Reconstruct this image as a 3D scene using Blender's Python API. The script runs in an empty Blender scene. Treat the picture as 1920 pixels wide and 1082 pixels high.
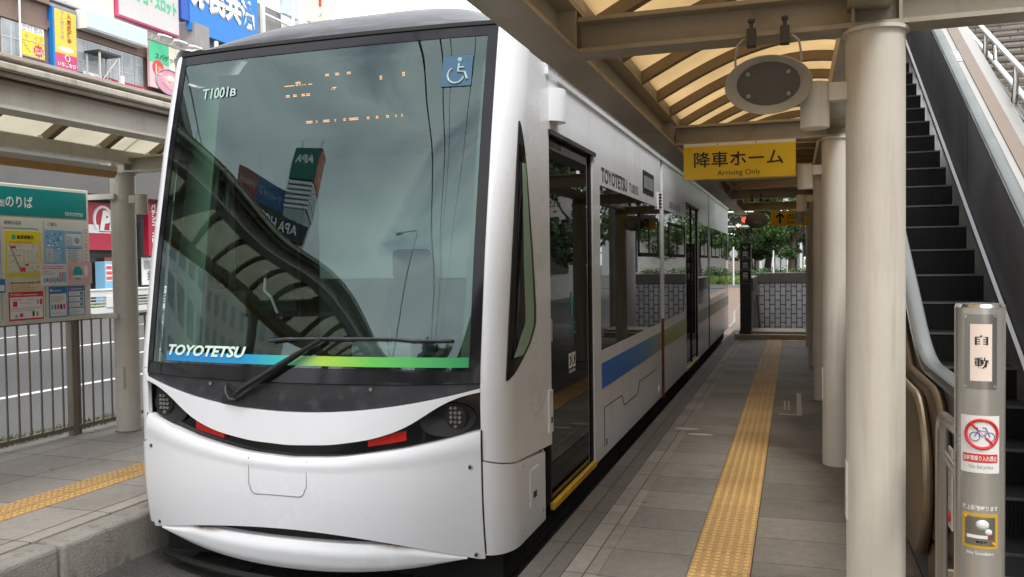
import bpy, math, random
from mathutils import Vector, Matrix
random.seed(7)
SC = bpy.context.scene
COL = SC.collection
PI = math.pi
def R(a): return math.radians(a)

# ------------------------------------------------------------------ camera
cam_d = bpy.data.cameras.new('camera'); cam = bpy.data.objects.new('camera', cam_d); COL.objects.link(cam)
cam_d.sensor_width = 36; cam_d.lens = 30.0; cam_d.clip_start = 0.05; cam_d.clip_end = 2000
def _n(v): v = Vector(v); v.normalize(); return v
_Y = _n((529, 54, -1600)); _Z = _n(Vector((1, .0132, 0)).cross(_Y)); _X = _Y.cross(_Z)
cam.matrix_world = Matrix.Translation((0, 0, 1.55)) @ Matrix((_X, _Y, _Z)).to_4x4()
SC.camera = cam
# ------------------------------------------------------------------ world
SUN_EL, SUN_AZ = 56, 142
w = bpy.data.worlds.new('World'); SC.world = w; w.use_nodes = True
nt = w.node_tree; nt.nodes.clear()
out = nt.nodes.new('ShaderNodeOutputWorld')
sky = nt.nodes.new('ShaderNodeTexSky'); sky.sky_type = 'NISHITA'; sky.sun_disc = False
sky.sun_elevation = R(SUN_EL); sky.sun_rotation = R(SUN_AZ)
b1 = nt.nodes.new('ShaderNodeBackground'); b1.inputs[1].default_value = 0.13
b2 = nt.nodes.new('ShaderNodeBackground'); b2.inputs[1].default_value = 1.7
tc = nt.nodes.new('ShaderNodeTexCoord')
mp = nt.nodes.new('ShaderNodeMapping'); mp.inputs['Scale'].default_value = (1.5, 1.5, 3.2)
nz = nt.nodes.new('ShaderNodeTexNoise'); nz.inputs['Scale'].default_value = 1.6; nz.inputs['Detail'].default_value = 9; nz.inputs['Distortion'].default_value = .5
cr = nt.nodes.new('ShaderNodeValToRGB'); cr.color_ramp.elements[0].position = .26; cr.color_ramp.elements[1].position = .42
cc = nt.nodes.new('ShaderNodeValToRGB'); cc.color_ramp.elements[0].position = .40; cc.color_ramp.elements[1].position = .72
cc.color_ramp.elements[0].color = (1, 1, 1, 1); cc.color_ramp.elements[1].color = (.56, .59, .63, 1)
mx = nt.nodes.new('ShaderNodeMixShader')
L = nt.links.new
L(tc.outputs['Generated'], mp.inputs[0]); L(mp.outputs[0], nz.inputs['Vector']); L(nz.outputs[0], cr.inputs[0]); L(nz.outputs[0], cc.inputs[0])
L(sky.outputs[0], b1.inputs[0]); L(cc.outputs[0], b2.inputs[0])
L(cr.outputs[0], mx.inputs[0]); L(b1.outputs[0], mx.inputs[1]); L(b2.outputs[0], mx.inputs[2]); L(mx.outputs[0], out.inputs[0])
# ------------------------------------------------------------------ sun
sd = bpy.data.lights.new('sun', 'SUN'); sd.energy = 1.5; sd.angle = R(18); sd.color = (1, .96, .9)
so = bpy.data.objects.new('sun', sd); COL.objects.link(so)
_d = Vector((math.sin(R(SUN_AZ)) * math.cos(R(SUN_EL)), math.cos(R(SUN_AZ)) * math.cos(R(SUN_EL)), math.sin(R(SUN_EL))))
so.rotation_euler = _d.to_track_quat('Z', 'Y').to_euler(); so.location = (0, 0, 40)
vs = SC.view_settings; vs.view_transform = 'Standard'; vs.look = 'None'; vs.exposure = 0.6; vs.gamma = 1
SC.render.engine = 'CYCLES'
SC.cycles.use_denoising = True
SC.cycles.max_bounces = 8; SC.cycles.transparent_max_bounces = 12; SC.cycles.diffuse_bounces = 4; SC.cycles.glossy_bounces = 4
SC.cycles.sample_clamp_indirect = 6; SC.cycles.caustics_reflective = False; SC.cycles.caustics_refractive = False

# ------------------------------------------------------------------ materials
MATS = {}
def newmat(name):
    m = bpy.data.materials.new(name); m.use_nodes = True
    nt = m.node_tree; p = nt.nodes['Principled BSDF']
    MATS[name] = m
    return m, nt, p
def nd(nt, typ, **kw):
    n = nt.nodes.new(typ)
    for k, v in kw.items():
        if k.startswith('i_'):
            n.inputs[k[2:].replace('_', ' ')].default_value = v
        else: setattr(n, k, v)
    return n
def c4(c): return (c[0], c[1], c[2], 1)
def paint(name, col, rough=.5, metal=0., var=.10, scale=3., stain=None, stain_amt=.5, stain_scale=(2, 2, .35), bump=0., fine=0., bscale=60., spec=.5, coat=0., rvar=.12):
    """painted / solid surface: broad tone variation, optional streaky stains and grain"""
    m, nt, p = newmat(name); l = nt.links.new
    tc = nd(nt, 'ShaderNodeTexCoord')
    n1 = nd(nt, 'ShaderNodeTexNoise', i_Scale=scale, i_Detail=6., i_Roughness=.6); l(tc.outputs['Object'], n1.inputs['Vector'])
    r1 = nd(nt, 'ShaderNodeMapRange', i_From_Min=.3, i_From_Max=.7, i_To_Min=1 - var, i_To_Max=1 + var); l(n1.outputs[0], r1.inputs[0])
    mul = nd(nt, 'ShaderNodeVectorMath', operation='SCALE'); mul.inputs[0].default_value = col[:3]; l(r1.outputs[0], mul.inputs['Scale'])
    last = mul.outputs[0]
    if fine:
        n3 = nd(nt, 'ShaderNodeTexNoise', i_Scale=bscale * 2.2, i_Detail=2.); l(tc.outputs['Object'], n3.inputs['Vector'])
        r3 = nd(nt, 'ShaderNodeMapRange', i_From_Min=.3, i_From_Max=.7, i_To_Min=1 - fine, i_To_Max=1 + fine); l(n3.outputs[0], r3.inputs[0])
        m3 = nd(nt, 'ShaderNodeVectorMath', operation='SCALE'); l(last, m3.inputs[0]); l(r3.outputs[0], m3.inputs['Scale']); last = m3.outputs[0]
    if stain:
        mpn = nd(nt, 'ShaderNodeMapping'); mpn.inputs['Scale'].default_value = stain_scale; l(tc.outputs['Object'], mpn.inputs[0])
        n2 = nd(nt, 'ShaderNodeTexNoise', i_Scale=4., i_Detail=8., i_Roughness=.65); l(mpn.outputs[0], n2.inputs['Vector'])
        r2 = nd(nt, 'ShaderNodeMapRange', i_From_Min=.52, i_From_Max=.78, i_To_Min=0., i_To_Max=stain_amt); l(n2.outputs[0], r2.inputs[0])
        mix = nd(nt, 'ShaderNodeMix', data_type='RGBA'); l(r2.outputs[0], mix.inputs[0]); l(last, mix.inputs[6]); mix.inputs[7].default_value = c4(stain); last = mix.outputs[2]
    l(last, p.inputs['Base Color'])
    rr = nd(nt, 'ShaderNodeMapRange', i_From_Min=.3, i_From_Max=.7, i_To_Min=max(.02, rough - rvar), i_To_Max=min(1, rough + rvar)); l(n1.outputs[0], rr.inputs[0]); l(rr.outputs[0], p.inputs['Roughness'])
    p.inputs['Metallic'].default_value = metal; p.inputs['Specular IOR Level'].default_value = spec; p.inputs['Coat Weight'].default_value = coat; p.inputs['Coat Roughness'].default_value = .08
    if bump:
        nb = nd(nt, 'ShaderNodeTexNoise', i_Scale=bscale, i_Detail=4.); l(tc.outputs['Object'], nb.inputs['Vector'])
        bp = nd(nt, 'ShaderNodeBump', i_Strength=bump, i_Distance=.01); l(nb.outputs[0], bp.inputs['Height']); l(bp.outputs[0], p.inputs['Normal'])
    return m
def tiles(name, col, tw, th, axes='xy', off=(0, 0), mortar=.006, mcol=(.06, .055, .05), var=.16, rough=.75, stagger=0., stain=(.10, .085, .07), stain_amt=.55, speck=.25, raised=False):
    """rectangular paving or wall tiles laid from world coordinates (meters): tw along first axis, th along the second"""
    m, nt, p = newmat(name); l = nt.links.new
    tc = nd(nt, 'ShaderNodeTexCoord'); sx = nd(nt, 'ShaderNodeSeparateXYZ'); l(tc.outputs['Object'], sx.inputs[0])
    cx = nd(nt, 'ShaderNodeCombineXYZ')
    for k, a in enumerate(axes):
        ad = nd(nt, 'ShaderNodeMath', operation='ADD'); ad.inputs[1].default_value = off[k] + 40.; l(sx.outputs['XYZ'.index(a.upper())], ad.inputs[0]); l(ad.outputs[0], cx.inputs[k])
    br = nd(nt, 'ShaderNodeTexBrick', offset=stagger, offset_frequency=2, squash=1.); br.inputs['Scale'].default_value = 1.
    br.inputs['Brick Width'].default_value = tw; br.inputs['Row Height'].default_value = th; br.inputs['Mortar Size'].default_value = mortar; br.inputs['Mortar Smooth'].default_value = .2
    br.inputs['Bias'].default_value = 0.
    br.inputs['Color1'].default_value = c4([c * (1 - var) for c in col]); br.inputs['Color2'].default_value = c4([c * (1 + var) for c in col]); br.inputs['Mortar'].default_value = c4(mcol)
    l(cx.outputs[0], br.inputs['Vector'])
    n1 = nd(nt, 'ShaderNodeTexNoise', i_Scale=1.1, i_Detail=8., i_Roughness=.65); l(tc.outputs['Object'], n1.inputs['Vector'])
    r1 = nd(nt, 'ShaderNodeMapRange', i_From_Min=.5, i_From_Max=.75, i_To_Min=0., i_To_Max=stain_amt); l(n1.outputs[0], r1.inputs[0])
    mix = nd(nt, 'ShaderNodeMix', data_type='RGBA'); l(r1.outputs[0], mix.inputs[0]); l(br.outputs[0], mix.inputs[6]); mix.inputs[7].default_value = c4(stain)
    n2 = nd(nt, 'ShaderNodeTexNoise', i_Scale=170., i_Detail=2.); l(tc.outputs['Object'], n2.inputs['Vector'])
    r2 = nd(nt, 'ShaderNodeMapRange', i_From_Min=.3, i_From_Max=.7, i_To_Min=1 - speck, i_To_Max=1 + speck); l(n2.outputs[0], r2.inputs[0])
    fac = r2.outputs[0]
    if speck > .2:
        n3 = nd(nt, 'ShaderNodeTexNoise', i_Scale=16., i_Detail=6., i_Roughness=.7); l(tc.outputs['Object'], n3.inputs['Vector'])
        r3 = nd(nt, 'ShaderNodeMapRange', i_From_Min=.3, i_From_Max=.7, i_To_Min=.84, i_To_Max=1.14); l(n3.outputs[0], r3.inputs[0])
        vo = nd(nt, 'ShaderNodeTexVoronoi', i_Scale=1.7); l(tc.outputs['Object'], vo.inputs['Vector'])
        r4 = nd(nt, 'ShaderNodeMapRange', i_From_Min=.022, i_From_Max=.036, i_To_Min=.5, i_To_Max=1.); l(vo.outputs['Distance'], r4.inputs[0])
        for q in (r3, r4): m_ = nd(nt, 'ShaderNodeMath', operation='MULTIPLY'); l(fac, m_.inputs[0]); l(q.outputs[0], m_.inputs[1]); fac = m_.outputs[0]
    sc = nd(nt, 'ShaderNodeVectorMath', operation='SCALE'); l(mix.outputs[2], sc.inputs[0]); l(fac, sc.inputs['Scale']); l(sc.outputs[0], p.inputs['Base Color'])
    p.inputs['Roughness'].default_value = rough
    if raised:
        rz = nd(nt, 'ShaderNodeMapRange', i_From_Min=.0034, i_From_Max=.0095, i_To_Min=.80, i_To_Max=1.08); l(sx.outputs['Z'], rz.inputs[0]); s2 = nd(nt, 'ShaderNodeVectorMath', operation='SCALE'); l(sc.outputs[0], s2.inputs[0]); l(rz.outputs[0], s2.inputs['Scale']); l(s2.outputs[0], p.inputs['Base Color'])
    bp = nd(nt, 'ShaderNodeBump', i_Strength=.5, i_Distance=.004, invert=True); l(br.outputs['Fac'], bp.inputs['Height']); l(bp.outputs[0], p.inputs['Normal'])
    return m
def glass(name, tint, ior=1.7, rough=0.):
    m, nt, p = newmat(name); l = nt.links.new; nt.nodes.remove(p)
    o = nt.nodes['Material Output']
    t = nd(nt, 'ShaderNodeBsdfTransparent'); t.inputs[0].default_value = c4(tint)
    g = nd(nt, 'ShaderNodeBsdfGlossy'); g.inputs['Roughness'].default_value = rough; g.inputs[0].default_value = (.76, .97, .96, 1)
    f = nd(nt, 'ShaderNodeFresnel'); f.inputs[0].default_value = ior
    x = nd(nt, 'ShaderNodeMixShader'); l(f.outputs[0], x.inputs[0]); l(t.outputs[0], x.inputs[1]); l(g.outputs[0], x.inputs[2]); l(x.outputs[0], o.inputs[0])
    return m
def darkglass(name, col=(.010, .012, .012), ior=1.75):
    m, nt, p = newmat(name); p.inputs['Base Color'].default_value = c4(col); p.inputs['Roughness'].default_value = .015; p.inputs['IOR'].default_value = ior
    return m
def translucent(name, col, dcol, amt=.75, band=0.):
    m, nt, p = newmat(name); l = nt.links.new; nt.nodes.remove(p); o = nt.nodes['Material Output']
    tc = nd(nt, 'ShaderNodeTexCoord'); n1 = nd(nt, 'ShaderNodeTexNoise', i_Scale=2.2, i_Detail=6.); l(tc.outputs['Object'], n1.inputs['Vector'])
    r1 = nd(nt, 'ShaderNodeMapRange', i_From_Min=.3, i_From_Max=.7, i_To_Min=.78, i_To_Max=1.12); l(n1.outputs[0], r1.inputs[0])
    wv = nd(nt, 'ShaderNodeTexWave', bands_direction='Y'); wv.inputs['Scale'].default_value = 14.; l(tc.outputs['Object'], wv.inputs['Vector'])
    r2 = nd(nt, 'ShaderNodeMapRange', i_To_Min=1 - band, i_To_Max=1.); l(wv.outputs['Fac'], r2.inputs[0])
    mm = nd(nt, 'ShaderNodeMath', operation='MULTIPLY'); l(r1.outputs[0], mm.inputs[0]); l(r2.outputs[0], mm.inputs[1])
    s = nd(nt, 'ShaderNodeVectorMath', operation='SCALE'); s.inputs[0].default_value = col; l(mm.outputs[0], s.inputs['Scale'])
    t = nd(nt, 'ShaderNodeBsdfTranslucent'); l(s.outputs[0], t.inputs[0])
    d = nd(nt, 'ShaderNodeBsdfPrincipled'); d.inputs['Base Color'].default_value = c4(dcol); d.inputs['Roughness'].default_value = .3
    x = nd(nt, 'ShaderNodeMixShader'); x.inputs[0].default_value = 1 - amt; l(t.outputs[0], x.inputs[1]); l(d.outputs[0], x.inputs[2]); l(x.outputs[0], o.inputs[0])
    return m
def lamp(name, col, s):
    m, nt, p = newmat(name); p.inputs['Base Color'].default_value = c4(col); p.inputs['Emission Color'].default_value = c4(col); p.inputs['Emission Strength'].default_value = s
    return m
def flat(name, col, rough=.55): return paint(name, col, rough, var=.04, scale=5, rvar=.05)
def gradient(name, stops, axis, a, b):
    """printed colour band: a fixed run of colours along one axis from a to b metres"""
    m, nt, p = newmat(name); l = nt.links.new
    tc = nd(nt, 'ShaderNodeTexCoord'); sx = nd(nt, 'ShaderNodeSeparateXYZ'); l(tc.outputs['Object'], sx.inputs[0])
    mr = nd(nt, 'ShaderNodeMapRange', i_From_Min=a, i_From_Max=b); l(sx.outputs['XYZ'.index(axis)], mr.inputs[0])
    r = nd(nt, 'ShaderNodeValToRGB'); e = r.color_ramp.elements
    e[0].position, e[0].color = stops[0][0], c4(stops[0][1]); e[1].position, e[1].color = stops[-1][0], c4(stops[-1][1])
    for q, c in stops[1:-1]: x = e.new(q); x.color = c4(c)
    l(mr.outputs[0], r.inputs[0]); l(r.outputs[0], p.inputs['Base Color']); p.inputs['Roughness'].default_value = .3
    return m

M = {}
M['tram_white'] = paint('tram_white', (.795, .815, .86), .28, var=.015, scale=1.2, stain=(.55, .52, .47), stain_amt=.05, stain_scale=(1.5, 1.5, .4), coat=.3, rvar=.015)
M['tram_side'] = paint('tram_side', (.78, .80, .85), .36, var=.03, scale=.8, stain=(.44, .38, .30), stain_amt=.34, stain_scale=(2, 2, .3), coat=.25, rvar=.03)
M['tram_rust'] = paint('tram_rust', (.16, .065, .03), .8, var=.5, scale=6)
M['black'] = paint('black_plastic', (.012, .012, .014), .35, var=.2)
M['gloss_black'] = paint('gloss_black', (.006, .006, .007), .08, var=.1, rvar=.03)
M['matt_black'] = paint('matt_black', (.01, .01, .01), .8, var=.2)
M['cowl'] = paint('weathered_black', (.020, .021, .026), .42, var=.5, scale=2.5, stain=(.10, .105, .13), stain_amt=.55, stain_scale=(2.5, 2.5, 2.5), rvar=.15)
M['roofcap'] = paint('dark_grey_roof', (.05, .054, .064), .40, var=.25, scale=2, stain=(.19, .20, .22), stain_amt=.6, stain_scale=(1.2, 6, 6))
M['ceramic'] = paint('ceramic_border', (.012, .012, .016), .09, var=.1, rvar=.03, spec=.28)
M['windscreen'] = glass('windscreen_glass', (.70, .86, .79), 1.84)
M['sideglass'] = glass('side_glass', (.45, .52, .48), 1.5)
M['doorglass'] = darkglass('door_glass', (.006, .007, .007), 1.36)
M['winglass'] = darkglass('window_glass', (.009, .010, .010), 1.42)
M['sash_glass'] = darkglass('sash_glass', (.006, .006, .006), 1.28)
M['white_letter'] = flat('white_letter', (.80, .84, .84), .4)
M['pale_letter'] = flat('pale_letter', (.62, .80, .72), .4)
M['grey_letter'] = flat('grey_letter', (.07, .075, .085), .4)
M['black_letter'] = flat('black_letter', (.015, .014, .014), .5)
M['red_lens'] = paint('red_lens', (.62, .02, .015), .15, var=.15, scale=30)
M['sticker_blue'] = flat('sticker_blue', (.022, .09, .16), .3); M['sticker_pale'] = flat('sticker_pale', (.36, .47, .48), .3); M['soft_letter'] = flat('soft_letter', (.46, .60, .57), .4); M['bill_red'] = flat('bill_red', (.30, .075, .07), .5); M['bill_blue'] = flat('bill_blue', (.03, .12, .30), .5)
M['seam_grey'] = flat('seam_grey', (.22, .22, .23), .6)
M['led'] = lamp('amber_led', (1., .42, .14), 1.1)
M['led_cell'] = paint('led_lens', (.32, .31, .29), .12, var=.2, scale=20, metal=.6)
M['band'] = gradient('windscreen_band', [(0, (.006, .22, .56)), (.30, (.008, .26, .55)), (.42, (.03, .42, .42)), (.56, (.36, .58, .05)), (.72, (.10, .48, .07)), (1, (.01, .33, .11))], 'X', -.87, 1.02)
M['sideband'] = gradient('side_band', [(0, (.01, .16, .70)), (.08, (.01, .17, .68)), (.16, (.03, .24, .52)), (.25, (.34, .36, .05)), (.40, (.26, .36, .05)), (.50, (.04, .22, .08)), (.66, (.05, .22, .14)), (.8, (.20, .24, .08)), (1, (.10, .2, .3))], 'Y', -5.6, 8)
M['yellow_edge'] = paint('yellow_edge', (.66, .40, .02), .4, var=.2, scale=8)
M['trim_green'] = paint('green_trim', (.27, .40, .29), .6, var=.05)
M['interior'] = paint('cab_dark', (.05, .054, .052), .65, var=.2)
M['interior_grey'] = paint('cab_grey', (.42, .46, .46), .55, var=.06)
M['seat'] = paint('seat_fabric', (.02, .022, .028), .9, var=.25, scale=20)
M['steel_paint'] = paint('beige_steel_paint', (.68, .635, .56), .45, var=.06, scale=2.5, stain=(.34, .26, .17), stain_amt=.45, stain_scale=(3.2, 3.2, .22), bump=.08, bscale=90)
M['steel_paint_pale'] = paint('pale_steel_paint', (.58, .55, .49), .42, var=.05, scale=2.5, stain=(.33, .24, .14), stain_amt=.40, stain_scale=(2.2, 2.2, .22), bump=.08, bscale=90)
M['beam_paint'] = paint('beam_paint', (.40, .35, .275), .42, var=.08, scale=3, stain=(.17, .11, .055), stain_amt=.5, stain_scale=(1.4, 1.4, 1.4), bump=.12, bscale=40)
M['gutter'] = paint('stained_gutter', (.60, .57, .49), .6, var=.15, scale=4, stain=(.22, .13, .06), stain_amt=.8, stain_scale=(1, 5, .5))
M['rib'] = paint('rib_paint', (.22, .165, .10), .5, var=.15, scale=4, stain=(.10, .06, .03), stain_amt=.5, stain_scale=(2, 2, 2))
M['amber'] = translucent('amber_panel', (.53, .355, .165), (.40, .24, .08), .74, .18)
M['pale_panel'] = translucent('pale_panel', (.62, .58, .44), (.36, .33, .25), .72, .18)
M['roof_brown'] = paint('brown_roof', (.17, .10, .075), .55, var=.1, scale=2)
M['kerb'] = paint('kerb_concrete', (.25, .235, .21), .85, var=.16, scale=5, stain=(.055, .048, .038), stain_amt=.95, stain_scale=(2.2, 2.2, .9), bump=.5, bscale=80, fine=.2)
M['kerb_r'] = tiles('kerb_stone', (.135, .125, .11), .5, .61, off=(.2, .6), mortar=.006, var=.10, stain_amt=.4)
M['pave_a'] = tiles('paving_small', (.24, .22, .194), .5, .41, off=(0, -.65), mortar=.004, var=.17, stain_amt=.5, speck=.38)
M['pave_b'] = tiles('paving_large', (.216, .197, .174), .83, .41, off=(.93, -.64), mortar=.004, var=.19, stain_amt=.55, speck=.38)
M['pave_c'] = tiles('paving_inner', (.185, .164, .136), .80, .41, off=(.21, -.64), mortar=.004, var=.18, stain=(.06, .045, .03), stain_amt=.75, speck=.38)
M['pave_l'] = tiles('paving_left', (.30, .275, .25), .60, .60, off=(.25, .1), mortar=.005, var=.15, stain_amt=.4, speck=.32)
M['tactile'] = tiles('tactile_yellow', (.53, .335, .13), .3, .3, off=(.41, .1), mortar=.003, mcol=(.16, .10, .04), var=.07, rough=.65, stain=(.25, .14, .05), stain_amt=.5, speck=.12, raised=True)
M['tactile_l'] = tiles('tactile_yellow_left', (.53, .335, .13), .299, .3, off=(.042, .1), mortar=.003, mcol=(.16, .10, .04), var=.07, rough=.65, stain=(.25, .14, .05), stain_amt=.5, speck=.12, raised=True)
M['brick'] = tiles('brick_paving', (.20, .125, .085), .22, .11, mortar=.006, var=.2, stagger=.5)
M['asphalt'] = paint('asphalt', (.085, .085, .085), .85, var=.12, scale=1.2, fine=.45, bscale=70, bump=.4)
M['track_asphalt'] = paint('track_asphalt', (.055, .053, .05), .9, var=.3, scale=2, fine=.6, bscale=45, bump=.8, stain=(.02, .018, .015), stain_amt=.7, stain_scale=(1, 1, 1))
M['roadline'] = paint('road_marking', (.72, .72, .70), .7, var=.10, scale=9, stain=(.3, .3, .3), stain_amt=.4, stain_scale=(3, 3, 3))
M['rail'] = paint('rail_steel', (.30, .29, .27), .35, metal=.8, var=.2)
M['steel'] = paint('stainless', (.40, .38, .355), .33, metal=1., var=.10, scale=1.5, rvar=.08)
M['steel_post'] = paint('brushed_post', (.60, .575, .53), .30, metal=.75, var=.08, scale=1.5, rvar=.05)
M['steel_bright'] = paint('polished_stainless', (.66, .66, .66), .2, metal=1., var=.06, rvar=.06)
M['steel_dark'] = paint('dark_stainless', (.24, .235, .24), .36, metal=.7, var=.15, scale=.8, rvar=.1)
M['bronze'] = paint('bronze_panel', (.31, .245, .17), .40, metal=.9, var=.15, scale=1.2, rvar=.1)
M['rubber'] = paint('grey_handrail', (.125, .138, .136), .35, var=.05)
M['step'] = paint('escalator_step', (.004, .004, .004), .6, spec=.2, var=.3, scale=9)
M['step_edge'] = paint('step_edge', (.07, .065, .06), .5, var=.3, scale=60)
M['trim_brown'] = paint('brown_stone', (.20, .15, .115), .5, var=.15, scale=4)
M['stair'] = tiles('stair_tile', (.36, .32, .27), .32, .155, axes='xz', off=(0, .02), mortar=.010, mcol=(.12, .10, .08), var=.12, stagger=.5)
M['green_glass'] = glass('balustrade_glass', (.62, .76, .68), 1.5)
M['sign_yellow'] = paint('sign_yellow', (.86, .57, .01), .35, var=.04)
M['sign_dark_yellow'] = paint('exit_yellow', (.85, .50, .02), .45, var=.05)
M['speaker_grey'] = paint('speaker_shell', (.40, .37, .32), .4, var=.1, stain=(.28, .2, .12), stain_amt=.5)
M['fence'] = paint('fence_paint', (.20, .17, .14), .4, var=.1, metal=.3)
M['board_white'] = flat('board_cream', (.72, .70, .62), .4)
M['teal'] = flat('sign_teal', (.005, .23, .22), .35)
for k, c in dict(p_yellow=(.82, .66, .02), p_map=(.72, .68, .50), p_red=(.68, .03, .04), p_cream=(.78, .66, .42), p_blue=(.04, .22, .48), p_pale=(.74, .77, .78), p_pink=(.78, .52, .52), p_sky=(.22, .48, .70), p_grey=(.35, .36, .38), p_violet=(.16, .17, .42), p_green=(.05, .50, .22), p_white=(.85, .85, .83), p_orange=(.72, .30, .06), p_teal=(.02, .38, .34), p_crimson=(.42, .018, .05), p_magenta=(.60, .07, .20), p_brightblue=(.01, .20, .62), p_deepblue=(.01, .09, .45), p_lightgreen=(.05, .55, .28), p_rose=(.74, .28, .40), p_lightblue=(.56, .66, .78), p_rustbrown=(.24, .06, .035), p_orange_yellow=(.62, .38, .03), sign_lemon=(.80, .58, .06), p_pinkish=(.74, .50, .52), p_cream_pale=(.74, .70, .56), board_weathered=(.58, .56, .55), p_gold=(.62, .44, .12), p_teal_dark=(.01, .17, .12), p_vermilion=(.55, .13, .05)).items(): M[k] = flat(k, c, .45)
M['tile_grey'] = tiles('wall_tile', (.74, .75, .78), .20, .115, axes='zx', off=(.05, .0), mortar=.010, mcol=(.03, .03, .03), var=.10, stagger=.5, rough=.3, stain_amt=.2)
M['tile_brown'] = tiles('side_wall_tile', (.20, .165, .13), .22, .13, axes='yz', off=(0, 0), mortar=.008, mcol=(.05, .04, .035), var=.10, stagger=.5, rough=.4, stain_amt=.3)
M['granite'] = paint('granite', (.16, .15, .14), .6, var=.15, scale=6, fine=.3, stain=(.05, .045, .04), stain_amt=.6, stain_scale=(3, 3, .5))
M['granite_step'] = paint('granite_step', (.42, .35, .27), .6, var=.12, scale=6, fine=.2)
M['pillar_dark'] = paint('info_pillar', (.018, .019, .022), .35, var=.1)
M['bark'] = paint('bark', (.12, .09, .065), .9, var=.3, scale=8, bump=.6, bscale=25)
M['bark_dark'] = paint('bark_dark', (.045, .035, .028), .9, var=.3, scale=8, bump=.6, bscale=25)
def leafmat(name, a, b):
    m, nt, p = newmat(name); l = nt.links.new
    g = nd(nt, 'ShaderNodeNewGeometry'); r = nd(nt, 'ShaderNodeValToRGB'); r.color_ramp.elements[0].color = c4(a); r.color_ramp.elements[1].color = c4(b)
    l(g.outputs['Random Per Island'], r.inputs[0]); l(r.outputs[0], p.inputs['Base Color']); p.inputs['Roughness'].default_value = .55
    return m
M['leaf_a'] = leafmat('leaf_green', (.035, .085, .018), (.13, .22, .05))
M['leaf_b'] = leafmat('leaf_deep', (.022, .055, .018), (.07, .13, .035))
M['hedge'] = leafmat('hedge_leaf', (.03, .07, .02), (.10, .17, .05))
M['grass'] = leafmat('grass_blade', (.09, .17, .03), (.22, .32, .08))
M['brown_wall'] = paint('brown_render', (.235, .165, .135), .8, var=.08, scale=1.5, stain=(.12, .085, .07), stain_amt=.5, stain_scale=(.6, .6, .15))
M['grey_wall'] = paint('grey_concrete', (.30, .29, .28), .8, var=.12, scale=1.5, stain=(.12, .11, .10), stain_amt=.5, stain_scale=(.6, .6, .15))
M['dark_panel'] = paint('dark_wall_panel', (.13, .125, .12), .7, var=.15, scale=1)
M['dark_shop'] = paint('dark_shopfront', (.03, .028, .028), .4, var=.2)
M['win_far'] = paint('far_window', (.33, .37, .385), .12, var=.25, scale=1.2, rvar=.04)
M['win_frame'] = flat('window_frame', (.52, .52, .52), .4)
M['truss'] = flat('truss_paint', (.55, .54, .52), .5)
M['cream_wall'] = paint('cream_wall', (.60, .54, .44), .7, var=.06, scale=.5)
M['tile_far'] = tiles('far_wall_tile', (.33, .25, .20), .6, .3, axes='xz', mortar=.015, var=.08, stagger=.5)
M['white_wall'] = paint('white_wall', (.68, .68, .67), .6, var=.05, scale=.5)
M['plain_white'] = paint('plain_white_paint', (.75, .75, .74), .4, var=.05)
M['concrete'] = paint('plain_concrete', (.50, .49, .46), .8, var=.12, scale=2, stain=(.25, .23, .2), stain_amt=.5)
M['signal_red'] = lamp('signal_red', (1., .04, .015), 2.)
M['signal_arrow'] = lamp('signal_arrow', (1., .75, .5), 2.)
M['panel_glow'] = lamp('lit_panel', (.70, .58, .51), .22)
M['signboard_amber'] = paint('signboard_amber', (.52, .30, .09), .5, var=.1, stain=(.25, .13, .04), stain_amt=.5, stain_scale=(2, 2, 2))
M['wire'] = paint('wire', (.012, .012, .012), .5, var=.1)

def bumper_mat():
    """white paint with two rusty scorch marks at the ends of the slot above it"""
    m = paint('bumper_white', (.795, .815, .855), .28, var=.015, scale=1.2, coat=.3, rvar=.015); nt = m.node_tree; l = nt.links.new; p = nt.nodes['Principled BSDF']
    old = p.inputs['Base Color'].links[0].from_socket
    tc = nd(nt, 'ShaderNodeTexCoord'); nz = nd(nt, 'ShaderNodeTexNoise', i_Scale=14., i_Detail=5.); l(tc.outputs['Object'], nz.inputs['Vector'])
    acc = None
    for x in (-.60, .62):
        mpn = nd(nt, 'ShaderNodeMapping'); mpn.inputs['Location'].default_value = (-x, 0, -.345); l(tc.outputs['Object'], mpn.inputs[0])
        sc = nd(nt, 'ShaderNodeVectorMath', operation='MULTIPLY'); sc.inputs[1].default_value = (1 / .17, 0, 1 / .035); l(mpn.outputs[0], sc.inputs[0])
        ln = nd(nt, 'ShaderNodeVectorMath', operation='LENGTH'); l(sc.outputs[0], ln.inputs[0])
        r = nd(nt, 'ShaderNodeMapRange', i_From_Min=.15, i_From_Max=1., i_To_Min=1.25, i_To_Max=0.); l(ln.outputs['Value'], r.inputs[0])
        if acc is None: acc = r.outputs[0]
        else: a = nd(nt, 'ShaderNodeMath', operation='MAXIMUM'); l(acc, a.inputs[0]); l(r.outputs[0], a.inputs[1]); acc = a.outputs[0]
    q = nd(nt, 'ShaderNodeMapRange', i_From_Min=.25, i_From_Max=.65, i_To_Min=.55, i_To_Max=1.05); l(nz.outputs[0], q.inputs[0])
    mm = nd(nt, 'ShaderNodeMath', operation='MULTIPLY', use_clamp=True); l(acc, mm.inputs[0]); l(q.outputs[0], mm.inputs[1])
    rp = nd(nt, 'ShaderNodeValToRGB'); e = rp.color_ramp.elements; e[0].color = (.50, .36, .22, 1); e[1].color = (.05, .022, .012, 1); l(mm.outputs[0], rp.inputs[0])
    mix = nd(nt, 'ShaderNodeMix', data_type='RGBA'); l(mm.outputs[0], mix.inputs[0]); l(old, mix.inputs[6]); l(rp.outputs[0], mix.inputs[7]); l(mix.outputs[2], p.inputs['Base Color'])
    return m
M['bumper'] = bumper_mat()
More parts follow.
